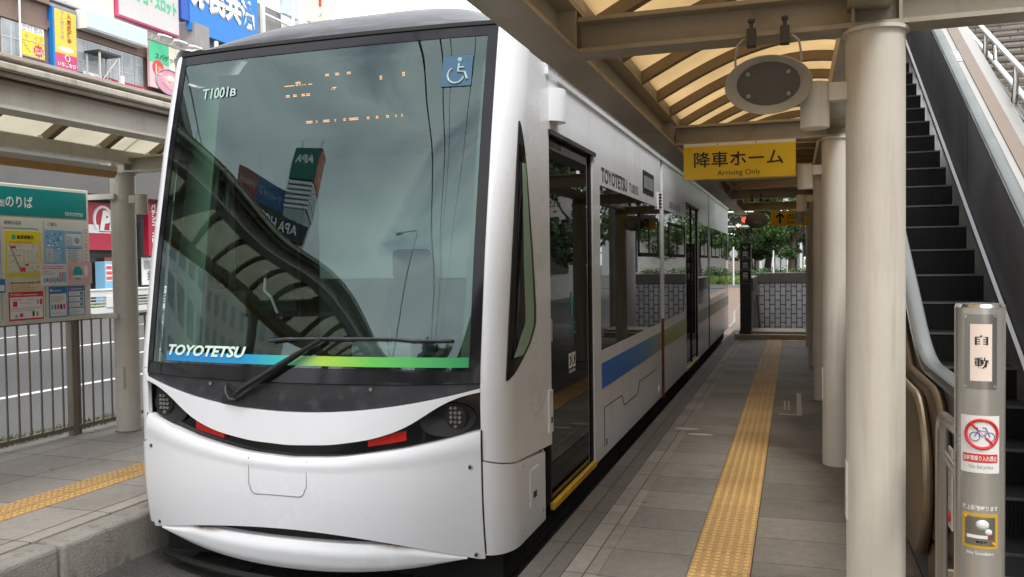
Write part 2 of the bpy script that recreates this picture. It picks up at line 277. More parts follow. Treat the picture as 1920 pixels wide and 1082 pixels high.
# ------------------------------------------------------------------ mesh builder
ORG = {}
class MB:
    def __init__(s): s.v = []; s.f = []
    def add(s, vs, fs):
        b = len(s.v); s.v += [Vector(v) for v in vs]; s.f += [tuple(b + i for i in f) for f in fs]; return s
    def box(s, x0, x1, y0, y1, z0, z1):
        x0, x1 = min(x0, x1), max(x0, x1); y0, y1 = min(y0, y1), max(y0, y1); z0, z1 = min(z0, z1), max(z0, z1)
        return s.add([(x0, y0, z0), (x1, y0, z0), (x1, y1, z0), (x0, y1, z0), (x0, y0, z1), (x1, y0, z1), (x1, y1, z1), (x0, y1, z1)],
                     [(3, 2, 1, 0), (4, 5, 6, 7), (0, 1, 5, 4), (1, 2, 6, 5), (2, 3, 7, 6), (3, 0, 4, 7)])
    def prism(s, pts, vec):
        n = len(pts); pts = [Vector(p) for p in pts]; vec = Vector(vec)
        a = Vector((0, 0, 0))
        for i in range(n): a += pts[i].cross(pts[(i + 1) % n])
        if a.dot(vec) > 0: pts = pts[::-1]
        return s.add(pts + [p + vec for p in pts], [tuple(range(n)), tuple(range(2 * n - 1, n - 1, -1))] + [(i, i + n, (i + 1) % n + n, (i + 1) % n) for i in range(n)])
    def cyl(s, p0, p1, r0, r1=None, n=20, caps=True):
        r1 = r0 if r1 is None else r1; p0, p1 = Vector(p0), Vector(p1); ax = (p1 - p0).normalized()
        t = ax.orthogonal().normalized(); b = ax.cross(t)
        vs = [p + (t * math.cos(2 * PI * i / n) + b * math.sin(2 * PI * i / n)) * r for p, r in ((p0, r0), (p1, r1)) for i in range(n)]
        fs = [(i, (i + 1) % n, (i + 1) % n + n, i + n) for i in range(n)]
        if caps: fs += [tuple(range(n - 1, -1, -1)), tuple(range(n, 2 * n))]
        return s.add(vs, fs)
    def tube(s, path, r, n=10):
        path = [Vector(p) for p in path]; rs = r if isinstance(r, (list, tuple)) else [r] * len(path); rings = []
        t = None
        for i, p in enumerate(path):
            d = (path[min(i + 1, len(path) - 1)] - path[max(i - 1, 0)]).normalized()
            t = d.orthogonal().normalized() if t is None else (t - d * t.dot(d)).normalized()
            b = d.cross(t); rings.append([p + (t * math.cos(2 * PI * k / n) + b * math.sin(2 * PI * k / n)) * rs[i] for k in range(n)])
        vs = [v for q in rings for v in q]; fs = []
        for i in range(len(path) - 1):
            for k in range(n): fs.append((i * n + k, i * n + (k + 1) % n, (i + 1) * n + (k + 1) % n, (i + 1) * n + k))
        fs += [tuple(range(n - 1, -1, -1)), tuple(range((len(path) - 1) * n, len(path) * n))]
        return s.add(vs, fs)
    def sweep(s, path, prof, side=(1, 0, 0), closed=True):
        """rectangular-ish profile [(a, b)] swept along a path lying in a plane normal to side"""
        path = [Vector(p) for p in path]; sd = Vector(side); n = len(prof); vs = []
        for i, p in enumerate(path):
            d = (path[min(i + 1, len(path) - 1)] - path[max(i - 1, 0)]).normalized(); up = sd.cross(d).normalized()
            vs += [p + sd * a + up * b for a, b in prof]
        fs = [(i * n + k, i * n + (k + 1) % n, (i + 1) * n + (k + 1) % n, (i + 1) * n + k) for i in range(len(path) - 1) for k in range(n)]
        fs += [tuple(range(n - 1, -1, -1)), tuple(range((len(path) - 1) * n, len(path) * n))]
        return s.add(vs, fs)
    def grid(s, fn, nu, nv, rim=None):
        vs = [fn(i / nu, j / nv) for j in range(nv + 1) for i in range(nu + 1)]; W = nu + 1
        fs = [(j * W + i, j * W + i + 1, (j + 1) * W + i + 1, (j + 1) * W + i) for j in range(nv) for i in range(nu)]
        if rim:
            e = [i for i in range(W)] + [j * W + nu for j in range(1, nv + 1)] + [nv * W + i for i in range(nu - 1, -1, -1)] + [j * W for j in range(nv - 1, 0, -1)]
            b = len(vs)
            for k in e: vs.append(rim(k % W / nu, k // W / nv))
            m = len(e)
            fs += [(e[(q + 1) % m], e[q], b + q, b + (q + 1) % m) for q in range(m)]
        return s.add(vs, fs)
    def ell(s, c, rx, ry, rz, n=16, m=10, rot=None):
        c = Vector(c); vs = []; rot = rot or Matrix.Identity(3)
        for j in range(m + 1):
            a = PI * j / m
            for i in range(n): vs.append(c + rot @ Vector((rx * math.sin(a) * math.cos(2 * PI * i / n), ry * math.sin(a) * math.sin(2 * PI * i / n), rz * math.cos(a))))
        return s.add(vs, [(j * n + i, (j + 1) * n + i, (j + 1) * n + (i + 1) % n, j * n + (i + 1) % n) for j in range(m) for i in range(n)])
    def build(s, name, mat, parent=None, smooth=False, bevel=0., ang=38, seg=2):
        me = bpy.data.meshes.new(name)
        org = ORG.get(parent, Vector((0, 0, 0))) if parent else Vector((0, 0, 0))
        me.from_pydata([v - org for v in s.v], [], s.f); me.update()
        o = bpy.data.objects.new(name, me); COL.objects.link(o)
        me.materials.append(M[mat] if isinstance(mat, str) else mat)
        if parent: o.parent = parent
        ORG[o] = org
        if smooth:
            me.polygons.foreach_set('use_smooth', [True] * len(me.polygons)); me.set_sharp_from_angle(angle=R(ang))
        if bevel:
            b = o.modifiers.new('bevel', 'BEVEL'); b.width = bevel; b.segments = seg; b.limit_method = 'ANGLE'; b.angle_limit = R(40)
        return o
def tag(o, label=None, cat=None, group=None, kind=None):
    for k, v in (('label', label), ('category', cat), ('group', group), ('kind', kind)):
        if v: o[k] = v
    return o
def thing(name, label, cat, loc=(0, 0, 0), group=None):
    o = bpy.data.objects.new(name, None); COL.objects.link(o); o.location = loc; o.empty_display_size = .2; ORG[o] = Vector(loc)
    return tag(o, label, cat, group)
def copy_tree(o, parent=None):
    c = o.copy(); COL.objects.link(c)
    if parent: c.parent = parent
    ORG[c] = ORG[o]
    for ch in list(o.children): copy_tree(ch, c)
    return c
def struct(o, kind='structure'): o['kind'] = kind; return o
_tcache = {}
def text(body, c, right, up, w=None, h=None, mat='black_letter', parent=None, name='lettering', bold=0., shear=0., ext=.001, align='c', vertical=False, fn=None, lsp=1.0):
    """one piece of real lettering as a mesh: fitted in a w x h box centred (or left-aligned) at c"""
    cu = bpy.data.curves.new('t', 'FONT'); cu.body = '\n'.join(body) if vertical else body; cu.size = 1; cu.offset = bold; cu.shear = shear; cu.resolution_u = 3
    cu.align_x = 'CENTER' if vertical else 'LEFT'; cu.space_line = lsp
    ob = bpy.data.objects.new('t', cu); COL.objects.link(ob)
    dg = bpy.context.evaluated_depsgraph_get(); ev = ob.evaluated_get(dg); me = ev.to_mesh()
    vs = [v.co.copy() for v in me.vertices]; fs = [tuple(p.vertices) for p in me.polygons]
    ev.to_mesh_clear(); bpy.data.objects.remove(ob); bpy.data.curves.remove(cu)
    if not vs: return None
    x0, x1 = min(v.x for v in vs), max(v.x for v in vs); y0, y1 = min(v.y for v in vs), max(v.y for v in vs)
    sx = (w / (x1 - x0)) if w else None; sy = (h / (y1 - y0)) if h else None
    sx = sx or sy; sy = sy or sx
    ox = (x0 + x1) / 2 if align == 'c' else x0; oy = (y0 + y1) / 2
    mb = MB()
    if fn: pts = [fn((v.x - ox) * sx, (v.y - oy) * sy) for v in vs]; mb.add(pts, fs)
    else:
        c, right, up = Vector(c), Vector(right).normalized(), Vector(up).normalized(); nrm = right.cross(up)
        mb.add([c + right * ((v.x - ox) * sx) + up * ((v.y - oy) * sy) + nrm * ext for v in vs], fs)
    return mb.build(name, mat, parent)
def panel(name, mat, parent, c, right, up, w, h, t=.004, poly=None):
    """flat printed panel on a surface; c = centre of its back face"""
    c, right, up = Vector(c), Vector(right).normalized(), Vector(up).normalized(); nrm = right.cross(up)
    pts = poly or [(-w / 2, -h / 2), (w / 2, -h / 2), (w / 2, h / 2), (-w / 2, h / 2)]
    return MB().prism([c + right * a + up * b for a, b in pts], nrm * t).build(name, mat, parent)
def lerp(z, t):
    if z <= t[0][0]: return t[0][1]
    for (a, b), (c, d) in zip(t, t[1:]):
        if z <= c: return b + (d - b) * (z - a) / (c - a)
    return t[-1][1]
def smooth_lerp(z, t, e=.12): return (lerp(z - e, t) + lerp(z - e / 2, t) + lerp(z, t) * 2 + lerp(z + e / 2, t) + lerp(z + e, t)) / 6
# ================================================================== setting
GZ = -.27
struct(MB().box(-400, 400, -300, 500, -1.2, GZ - .03).build('ground', 'asphalt'))
struct(MB().box(-3.93, -1.29, -60, 60, GZ - .02, GZ).build('track_bed', 'track_asphalt'))
struct(MB().box(-30, -6.95, -60, 120, GZ - .02, GZ + .02).build('road', 'asphalt'))
for x, dash, wd in ((-10.55, 0, .16), (-13.3, 1, .15), (-15.9, 0, .20), (-19.9, 1, .15)):
    mb = MB(); y = -20.
    if not dash: mb.box(x - wd / 2, x + wd / 2, -40, 90, GZ + .022, GZ + .026)
    else:
        while y < 80: mb.box(x - wd / 2, x + wd / 2, y + 2.2, y + 6.2, GZ + .022, GZ + .026); y += 8
    struct(mb.build('road_marking', 'roadline'))
# rails: straight under the tram, then curving away to the left
def railpath(off):
    pts = []
    for i in range(60):
        y = -40 + i * 2.2
        if y < 22: x = -2.60
        else:
            q = y - 22; x = -2.60 + .40 * math.exp(-((q - 3) / 4.5) ** 2) - (max(0, q - 10) / 26.) ** 2 * 1.2
        pts.append((x + off, y, 0))
    return pts
for off in (-.53, .53):
    mb = MB(); mb.sweep([(x, y, GZ + .006) for x, y, _ in railpath(off)], [(-.035, -.02), (.035, -.02), (.035, .006), (-.035, .006)])
    struct(mb.build('rail', 'rail'))
# right platform (top z = 0), laid in strips
struct(MB().box(-1.29, 9, -24, 21.0, GZ - .1, -.012).build('platform_base', 'kerb'))
struct(MB().box(-1.31, -1.105, -24, 18, GZ - .1, .0).build('platform_kerb', 'kerb_r', bevel=.012))
struct(MB().box(-1.10, -.932, -24, 18, -.05, .0).build('platform_paving', 'pave_a'))
struct(MB().box(-.930, -.512, -24, 17.3, -.05, .0).build('platform_paving', 'pave_b'))
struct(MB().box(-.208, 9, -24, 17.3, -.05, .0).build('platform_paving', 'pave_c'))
def tactile(x0, x1, y0, y1, z, name='tactile_paving', near=0., mat='tactile'):
    mb = MB().box(x0, x1, y0, y1, z - .05, z + .003)
    nx = max(1, round((x1 - x0) / .3)) * 6; ny = int((y1 - y0) / .05)
    px = (x1 - x0) / nx
    for j in range(ny):
        y = y0 + (j + .5) * .05
        if y < near: continue
        for i in range(nx):
            x = x0 + (i + .5) * px
            k = 10; b = len(mb.v); vs = []
            for r, h in ((.0175, .003), (.0155, .0090), (.008, .0108)):
                vs += [(x + r * math.cos(2 * PI * q / k), y + r * math.sin(2 * PI * q / k), z + h) for q in range(k)]
            fs = [(a * k + q, a * k + (q + 1) % k, (a + 1) * k + (q + 1) % k, (a + 1) * k + q) for a in (0, 1) for q in range(k)] + [tuple(range(2 * k, 3 * k))]
            mb.add(vs, fs)
    return struct(mb.build(name, mat, smooth=True))
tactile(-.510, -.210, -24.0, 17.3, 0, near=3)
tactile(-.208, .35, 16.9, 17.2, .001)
# foot marks and worn paint on the paving
struct(MB().prism([(-.95 + .11 * math.cos(a), 7.95 + .045 * math.sin(a), .001) for a in [i * PI / 8 for i in range(16)]], (0, 0, .002)).build('paint_mark', 'concrete'))
struct(MB().prism([(-.80 + .11 * math.cos(a), 7.72 + .045 * math.sin(a), .001) for a in [i * PI / 8 for i in range(16)]], (0, 0, .002)).build('paint_mark', 'concrete'))
mk = MB()
for a in ((-.15, .02, 8.9, 8.98), (.02, .07, 8.9, 10.4), (-.11, -.09, 9.2, 9.8), (-.07, -.05, 9.2, 9.8)): mk.box(a[0], a[1], a[2], a[3], .001, .003)
struct(mk.build('paint_mark', 'granite_step'))
# left platform
struct(MB().box(-6.95, -4.12, -40, 25, GZ - .1, -.05).build('platform_base', 'kerb'))
mb = MB()
for i in range(55):
    y = -39.2 + i * 1.16
    mb.box(-4.125, -3.93, y + .006, y + 1.154, GZ - .1, .0)
struct(mb.build('platform_kerb', 'kerb', bevel=.03, seg=3))
struct(MB().box(-4.26, -4.13, -40, 25, -.05, .0).build('platform_paving', 'pave_l'))
struct(MB().box(-4.640, -4.264, -40, 25, -.05, .0).build('platform_paving', 'pave_l'))
struct(MB().box(-6.62, -4.945, -40, 25, -.05, .0).build('platform_paving', 'pave_l'))
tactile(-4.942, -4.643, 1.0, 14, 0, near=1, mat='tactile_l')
struct(MB().box(-7, 1.5, 21.5, 58, GZ - .02, GZ + .004).build('brick_paving', 'brick'))
struct(MB().box(-26, 40, 58, 67, GZ - .02, GZ + .006).build('road', 'asphalt'))
struct(MB().box(-1.62, -1.34, 3.95, 4.12, GZ, GZ + .004).build('paint_mark', 'yellow_edge'))
struct(MB().box(-6.95, -6.625, -40, 25, GZ - .1, -.02).build('platform_kerb', 'kerb', bevel=.02))
# far pavement beyond the road
struct(MB().box(-60, -30, -60, 120, GZ - .1, GZ + .13).build('pavement', 'concrete', bevel=.02))
struct(MB().box(-30, -26.8, -60, 120, GZ - .1, GZ + .10).build('pavement', 'kerb', bevel=.02))
def blades(name, x0, x1, y0, y1, z, n, h, mat='grass', spread=.4):
    mb = MB()
    for _ in range(n):
        x, y = random.uniform(x0, x1), random.uniform(y0, y1); a = random.uniform(0, 2 * PI); hh = h * random.uniform(.4, 1.2); wd = hh * .09 + .004
        dx, dy = math.cos(a) * wd, math.sin(a) * wd; lx, ly = random.gauss(0, spread) * hh, random.gauss(0, spread) * hh
        mb.add([(x - dx, y - dy, z), (x + dx, y + dy, z), (x + lx, y + ly, z + hh)], [(0, 1, 2)])
    return struct(mb.build(name, mat), 'stuff')
blades('weeds', -6.72, -6.55, 5.2, 7.2, -.02, 900, .09)
blades('verge_grass', -28.5, -26.9, 5, 60, GZ + .1, 9000, .34)
# ================================================================== tram
XC = -2.60; HW = 1.055; SX = 1.18; AR = .20
YC = [(-.2, 4.22), (.0, 4.17), (.3, 4.13), (.93, 4.12), (1.6, 4.22), (2.3, 4.36), (2.88, 4.50), (3.1, 4.58)]
BB = [(-.2, .17), (.0, .17), (.93, .12), (2.88, .05), (3.1, .04)]
def yc(z): return smooth_lerp(z, YC)
def S(u, z): return yc(z) - lerp(z, BB) * (1 - min(1., abs(u) / HW) ** 2.5)
def SP(u, z, off=0.):
    e = .02; su = (S(u + e, z) - S(u - e, z)) / (2 * e); sz = (S(u, z + e) - S(u, z - e)) / (2 * e)
    nrm = Vector((su, -1, sz)).normalized()
    return Vector((XC + u, S(u, z), z)) + nrm * off
def sideP(y, z, sg=1, off=0.):
    """point on the rounded corner / flat flank at depth y"""
    q = y - yc(z)
    if q >= AR: return Vector((XC + sg * (SX + off), y, z))
    q = max(q, 0.); ca = 1 - q / AR; a = math.acos(ca); r = (SX - HW)
    return Vector((XC + sg * (HW + r * math.sin(a)), y, z)) + Vector((sg * math.sin(a), -math.cos(a), 0)) * off
tram = thing('tram', 'white low floor tram with a big dark windscreen stopped between the two platforms', 'tram', (XC, 12, GZ))
def front(name, mat, lo, hi, off=0., u0=-HW, u1=HW, nu=48, nv=10, depth=.03, parent=None, smooth=True):
    f = lambda s, t, o: SP(u0 + (u1 - u0) * s, lo(u0 + (u1 - u0) * s) * (1 - t) + hi(u0 + (u1 - u0) * s) * t, o)
    return MB().grid(lambda s, t: f(s, t, off), nu, nv, (lambda s, t: f(s, t, off - depth)) if depth else None).build(name, mat, parent or tram, smooth=smooth, ang=50)
sym = lambda t: (lambda u: smooth_lerp(abs(u), [(-.3, t[0][1])] + t, .06))
ws_lo = lambda u: .918 + .014 * (u / HW) ** 2; ws_hi = lambda u: 2.88
cowl_lo = lambda u: .765 + .145 * (u / HW) ** 2
lip_lo = sym([(0, .583), (.25, .595), (.47, .63), (.6, .67), (.7, .715), (.78, .77), (.87, .828), (.95, .862), (HW, .890)])
mask_hi = sym([(0, .514), (.3, .53), (.65, .585), (.88, .637), (HW, .69)])
slot_hi = lambda u: .008 + .118 * (1 - (u / 1.02) ** 2) if abs(u) < 1.02 else .008
bump_lo = lambda u: min(slot_hi(u) - .001, -.104 + .115 * (u / .97) ** 2)
slot_lo = lambda u: min(slot_hi(u), .060 + .017 * (u / .66) ** 2) if abs(u) < .66 else slot_hi(u)
# windscreen: one pane, with the dark printed border set on it
win = front('windscreen', 'windscreen', lambda u: ws_lo(u) + .01, lambda u: 2.87, 0., nu=40, nv=26, depth=0)
def ring(u0, u1, lo, hi, parent):
    mb = MB()
    f = lambda a, b, c, d: mb.grid(lambda s, t: SP(a + (b - a) * s, (c(a + (b - a) * s) * (1 - t) + d(a + (b - a) * s) * t), .004), max(2, int(abs(b - a) * 24)), max(2, 16), lambda s, t: SP(a + (b - a) * s, (c(a + (b - a) * s) * (1 - t) + d(a + (b - a) * s) * t), -.006))
    f(-HW, -u0, ws_lo, ws_hi); f(u1, HW, ws_lo, ws_hi); f(-u0, u1, ws_lo, lo); f(-u0, u1, hi, ws_hi)
    return mb.build('border', 'ceramic', parent, smooth=True, ang=50)
ring(1.012, .998, lambda u: 1.0, lambda u: 2.812, win)
front('seal', 'matt_black', lambda u: 2.872, lambda u: 2.895, .012, nv=2, parent=win)
# printed band and lettering along the foot of the glass
front('colour_band', 'band', lambda u: 1.012, lambda u: 1.064, .007, -.885, .995, nu=40, nv=1, depth=.002, parent=win)
text('TOYOTETSU', None, None, None, .575, .062, 'pale_letter', win, shear=.28, bold=.035, fn=lambda a, b: SP(-.578 + a, 1.074 + b, .012))
text('T1001', None, None, None, .195, .066, 'soft_letter', win, bold=.004, fn=lambda a, b: SP(-.735 + a, 2.606 + b, .007))
text('B', None, None, None, .04, .046, 'soft_letter', win, bold=.006, fn=lambda a, b: SP(-.598 + a, 2.60 + b, .007))
st = front('access_sticker', 'sticker_blue', lambda u: 2.525, lambda u: 2.70, .007, .755, .925, nu=4, nv=4, depth=.002, parent=win)
mb = MB(); sp = lambda a, b: SP(.84 + a, 2.612 + b, .011)
mb.ell(sp(.012, .062), .013, .003, .013, 12, 6)
mb.tube([sp(.010, .04), sp(.008, -.005), sp(.045, -.010), sp(.062, -.052)], .0065, 6); mb.tube([sp(.01, .018), sp(.04, .016)], .005, 6)
mb.tube([sp(-.004 + .046 * math.cos(a), -.026 + .046 * math.sin(a)) for a in [R(q) for q in range(120, 351, 15)]], .0055, 6)
mb.build('wheelchair_mark', 'sticker_pale', st)
# roof cap and roof
def zroof(u): return 2.76 + .44 * (1 - min(1, abs(u) / SX) ** 4)
def cap(s, t):
    return capU((s * 2 - 1) * SX, t)
def capU(u, t):
    if abs(u) <= HW: e0 = SP(u, 2.895, .0)
    else:
        a = (abs(u) - HW) / (SX - HW); z = 2.895 - .145 * a ** 1.5; y = yc(z) + AR * (1 - math.sqrt(max(0, 1 - a * a)))
        e0 = Vector((XC + u, y, z))
    e1 = Vector((XC + u, 5.1, zroof(u)))
    p = e0.lerp(e1, t); k = max(0, 1 - (abs(u) / SX) ** 4)
    p.z += .045 * math.sin(PI * t ** .7) * k; return p
MB().grid(lambda s, t: capU((s * 2 - 1) * 1.0, t), 48, 14).build('roof_cap', 'roofcap', tram, smooth=True, ang=60)
for sg in (-1, 1):
    sh = MB().grid(lambda s, t: capU(sg * (.985 + (SX - .985) * (s if sg > 0 else 1 - s)), t) + Vector((sg * .012 * math.sin(PI * min(1, s if sg > 0 else 1 - s)), 0, .012 + .02 * math.sin(PI * (s if sg > 0 else 1 - s)))), 14, 14)
    sh.build('roof_shoulder', 'tram_white', tram, smooth=True, ang=60)
MB().grid(lambda s, t: Vector((XC + (s * 2 - 1) * SX, 5.1 + 14.8 * t, zroof((s * 2 - 1) * SX))), 32, 8).build('roof', 'tram_white', tram, smooth=True)
# black cowl under the glass, white lip, dark lamp strip, lower mask, bumper lip
cw = front('wiper_cowl', 'cowl', cowl_lo, lambda u: ws_lo(u) - .004, -.006, nu=48, nv=6)
for u, z in ((-.53, .896), (.48, .896)):
    p = SP(u, z, 0); MB().cyl(p, p + Vector((0, -.006, 0)), .010, n=14).build('plug', 'steel', cw)
front('upper_mask', 'tram_white', lip_lo, lambda u: cowl_lo(u) - .004, .012, nu=60, nv=8, depth=.09)
strip = front('lamp_strip', 'gloss_black', lambda u: mask_hi(u) - .03, lambda u: lip_lo(u) + .02, -.045, -HW, HW, nu=60, nv=4, depth=.02)
HU0, HU1 = -.252, .112
def mask_z(u, t): return slot_hi(u) * (1 - t) + mask_hi(u) * t
def mask_off(t, u=0.): return .018 - .022 * max(0, (t - .86) / .14) ** 2 + .010 * max(0., (t - .80) / .2)
mb = MB(); mb.grid(lambda s, t: SP((s * 2 - 1) * HW, mask_z((s * 2 - 1) * HW, t), mask_off(t)), 64, 44, lambda s, t: SP((s * 2 - 1) * HW, mask_z((s * 2 - 1) * HW, t), -.05))
lm = mb.build('lower_mask', 'tram_white', tram, smooth=True, ang=45)
# hatch seam and fixings on the lower mask
def lmP(u, z, d=.0):
    t = (z - slot_hi(u)) / (mask_hi(u) - slot_hi(u)); return SP(u, z, mask_off(t) + d)
r = .035; loop = [(HU0, .505), (HU0 + .002, .36)] + [(HU0 + .012 + r - r * math.cos(a), .308 + r - r * math.sin(a)) for a in [R(q) for q in range(0, 91, 18)]] + [(HU1 - .012 - r + r * math.sin(a), .310 + r - r * math.cos(a)) for a in [R(q) for q in range(0, 91, 18)]] + [(HU1, .36), (HU1, .505)]
MB().tube([lmP(u, z, .001) for u, z in loop], .0026, 6).build('hatch_seam', 'seam_grey', lm)
for u, z in ((-1.01, .502), (1.00, .499), (-.985, .045), (1.01, .032)):
    p = lmP(u, z, .0); k = MB(); k.cyl(p + Vector((0, .004, 0)), p + Vector((0, -.003, 0)), .015, n=16); o = k.build('fixing', 'interior_grey', lm, smooth=True)
    MB().cyl(p + Vector((0, -.003, 0)), p + Vector((0, -.0045, 0)), .009, n=12).build('bolt', 'cowl', o)
front('vent_slot', 'matt_black', lambda u: slot_lo(u) - .03, lambda u: slot_hi(u) + .03, -.04, -.72, .72, nu=30, nv=2, depth=.01)
def bz(u, t):
    return bump_lo(u) * (1 - t) + slot_lo(u) * t
bo = lambda t: .024 - .026 * (max(0, t - .6) / .4) ** 1.6 - .012 * (max(0, .3 - t) / .3) ** 2
bp = MB(); bp.grid(lambda s, t: SP((s * 2 - 1) * .965, bz((s * 2 - 1) * .965, t), bo(t)), 60, 12, lambda s, t: SP((s * 2 - 1) * .965, bz((s * 2 - 1) * .965, t), -.06))
bumper = bp.build('bumper_lip', 'bumper', tram, smooth=True, ang=50)
MB().tube([(XC + u, 4.12 + .25 * (u / 1.1) ** 2 - .10, GZ + .08) for u in [q / 10 * 1.08 for q in range(-10, 11)]], .022, 8).build('obstacle_guard', 'matt_black', tram)
MB().box(XC - 1.1, XC + 1.1, 4.32, 19.6, GZ + .08, -.02).build('underframe', 'matt_black', tram)
for sg in (-1, 1): MB().tube([SP(sg * (HW + .004), .03 + .066 * q, .004) for q in range(11)], .0045, 6).build('panel_gap', 'matt_black', lm)
# headlights and tail lights in the lamp strip
for sg in (-1, 1):
    hl = MB().grid(lambda s, t: SP(sg * .885 + .145 * t * math.cos(2 * PI * s) * (1 if sg > 0 else -1), .738 + .088 * t * math.sin(2 * PI * s) + .05 * sg * (sg * .145 * t * math.cos(2 * PI * s)) * 2, -.040 - .05 * (1 - t * t) ** .5 * 0 + .012 * t), 28, 6).build('headlight', 'black', tram, smooth=True)
    c = SP(sg * .93, .752, -.030); MB().cyl(c + Vector((0, .02, 0)), c + Vector((0, -.012, 0)), .066, .060, 24).build('lamp_housing', 'matt_black', hl, smooth=True)
    for i, (a, b) in enumerate([(-1, 2), (0, 2), (-1, 1), (0, 1), (1, 1), (-1, 0), (0, 0), (1, 0), (-1, -1), (0, -1), (1, -1), (0, -2)]):
        p = c + Vector((a * .024, -.012, b * .024)); MB().cyl(p, p + Vector((0, -.008, 0)), .0105, .008, 12).build('led_lens', 'led_cell', hl, smooth=True)
    u0, u1 = sorted((sg * .455, sg * .665))
    front('tail_light', 'red_lens', lambda u: mask_hi(u) + .035 + .02 * (abs(u) - .45), lambda u: min(lip_lo(u) - .006, mask_hi(u) + .088), -.022, u0, u1, nu=14, nv=2, depth=.03)
# wiper
wp = MB().tube([SP(-.325, .842, .03), SP(-.26, .88, .06), SP(.195, 1.145, .05)], [.020, .026, .013], 8).build('wiper', 'black', tram, smooth=True)
MB().tube([SP(u, 1.136 + .012 * (u + .13) + (.012 if abs(u - .3) < .35 else 0), .032) for u in [-.13 + q * .104 for q in range(11)]], .010, 6).build('blade', 'cowl', wp)
MB().prism([SP(-.45, .80, .012), SP(-.36, .80, .012), SP(-.30, .82, .012), SP(-.33, .87, .012), SP(-.42, .90, .012)], (0, .02, 0)).build('pivot_plate', 'black', wp, bevel=.004)
MB().tube([SP(-.41, .885, .02), SP(-.39, .85, .04), SP(-.36, .82, .045), SP(-.325, .82, .035)], .006, 6).build('washer_hose', 'interior', wp)
# corner pillars, flanks
Y1 = 5.04
def corner(name, mat, z0, z1, y0f, y1, sg, off=0., rim=.03, nv=26, smax=1.):
    def f(s, t, o):
        s = s * smax
        z = z0(s) * (1 - t) + z1(s) * t if callable(z0) else z0 * (1 - t) + z1 * t
        ya = yc(z)
        if s < .5: q = s / .5; y = ya + AR * (1 - math.cos(q * PI / 2))
        else: y = ya + AR + (y1 - ya - AR) * (s - .5) / .5
        return sideP(y, z, sg, o)
    mb = MB(); mb.grid(lambda s, t: f(s, t, off), 26, nv, lambda s, t: f(s, t, off - rim))
    if sg < 0: mb.f = [q[::-1] for q in mb.f]
    return mb.build(name, mat, tram, smooth=True, ang=50)
for sg in (1, -1):
    if sg > 0: corner('corner_pillar', 'tram_white', lambda s: .535 - .10 * s, lambda s: 2.885 - .135 * min(1, s * 2) ** 1.5, None, Y1, sg)
    else:
        corner('corner_pillar', 'tram_white', lambda s: .96, lambda s: 2.885 - .135 * min(1, s * 2) ** 1.5, None, Y1, sg, smax=.5); corner('corner_pillar', 'tram_white', lambda s: .535 - .10 * s, lambda s: .957, None, Y1, sg)
        MB().box(XC - SX, XC - SX + .03, 4.56, Y1, 2.25, 2.74).build('flank_panel', 'tram_white', tram); MB().prism([(XC - SX + .012, 4.36, .96), (XC - SX + .012, Y1, .96), (XC - SX + .012, Y1, 2.25), (XC - SX + .012, 4.57, 2.25)], (.006, 0, 0)).build('quarter_window', 'sideglass', tram); MB().box(XC - SX + .002, XC - SX + .05, 4.70, 4.84, .96, 2.25).build('door_post', 'trim_green', tram, bevel=.008)
    sk = corner('corner_skirt', 'tram_white', lambda s: .02 + .0 * s, lambda s: .527 - .10 * s, None, 4.86, sg, .006, .05, 10)
    # tri-shaped flank window with black frame and pale inner trim
    def tri(z, l):
        top, bot = 2.33, .935
        zz = max(bot, min(top, z)); L_ = lerp(zz, [(.935, 4.221), (1.1, 4.247), (1.3, 4.281), (1.6, 4.334), (1.9, 4.394), (2.1, 4.432), (2.33, 4.480)])
        Rr = lerp(zz, [(.935, 4.235), (1.02, 4.43), (1.10, 4.59), (1.20, 4.70), (1.30, 4.705), (1.62, 4.655), (2.03, 4.57), (2.33, 4.486)])
        return L_, Rr
    def tripatch(name, mat, off, a, b, zt, zb, parent, rim=.01):
        f = lambda s, t, o: (lambda z: (lambda lr: sideP(lr[0] + (lr[1] - lr[0]) * (a(z) + (b(z) - a(z)) * s), z, sg, o))(tri(z, 0)))(zb * (1 - t) + zt * t)
        mb = MB(); mb.grid(lambda s, t: f(s, t, off + .005), 36, 60, lambda s, t: f(s, t, off - rim))
        if sg < 0: mb.f = [q[::-1] for q in mb.f]
        return mb.build(name, mat, parent, smooth=True)
    if sg < 0: continue
    tw = tripatch('quarter_window', 'black', .004, lambda z: 0., lambda z: 1., 2.33, .935, tram)
    tripatch('pane', 'sash_glass', .007, lambda z: .12, lambda z: .86, 2.2, 1.04, tw, .002)
    tripatch('inner_trim', 'trim_green', .009, lambda z: lerp(z, [(1.0, .12), (1.12, .30), (1.22, .50), (1.6, .42), (2.1, .35)]), lambda z: lerp(z, [(1.0, .70), (1.12, .84), (1.22, .86), (1.6, .84), (2.1, .75)]), 2.1, 1.05, tw, .001)
XR = XC + SX
def side_box(name, mat, y0, y1, z0, z1, off=.0, parent=None, bevel=.0, depth=.03, sg=1):
    xa = XC + sg * (SX + off); return MB().box(xa - sg * depth, xa, y0, y1, z0, z1).build(name, mat, parent or tram, bevel=bevel)
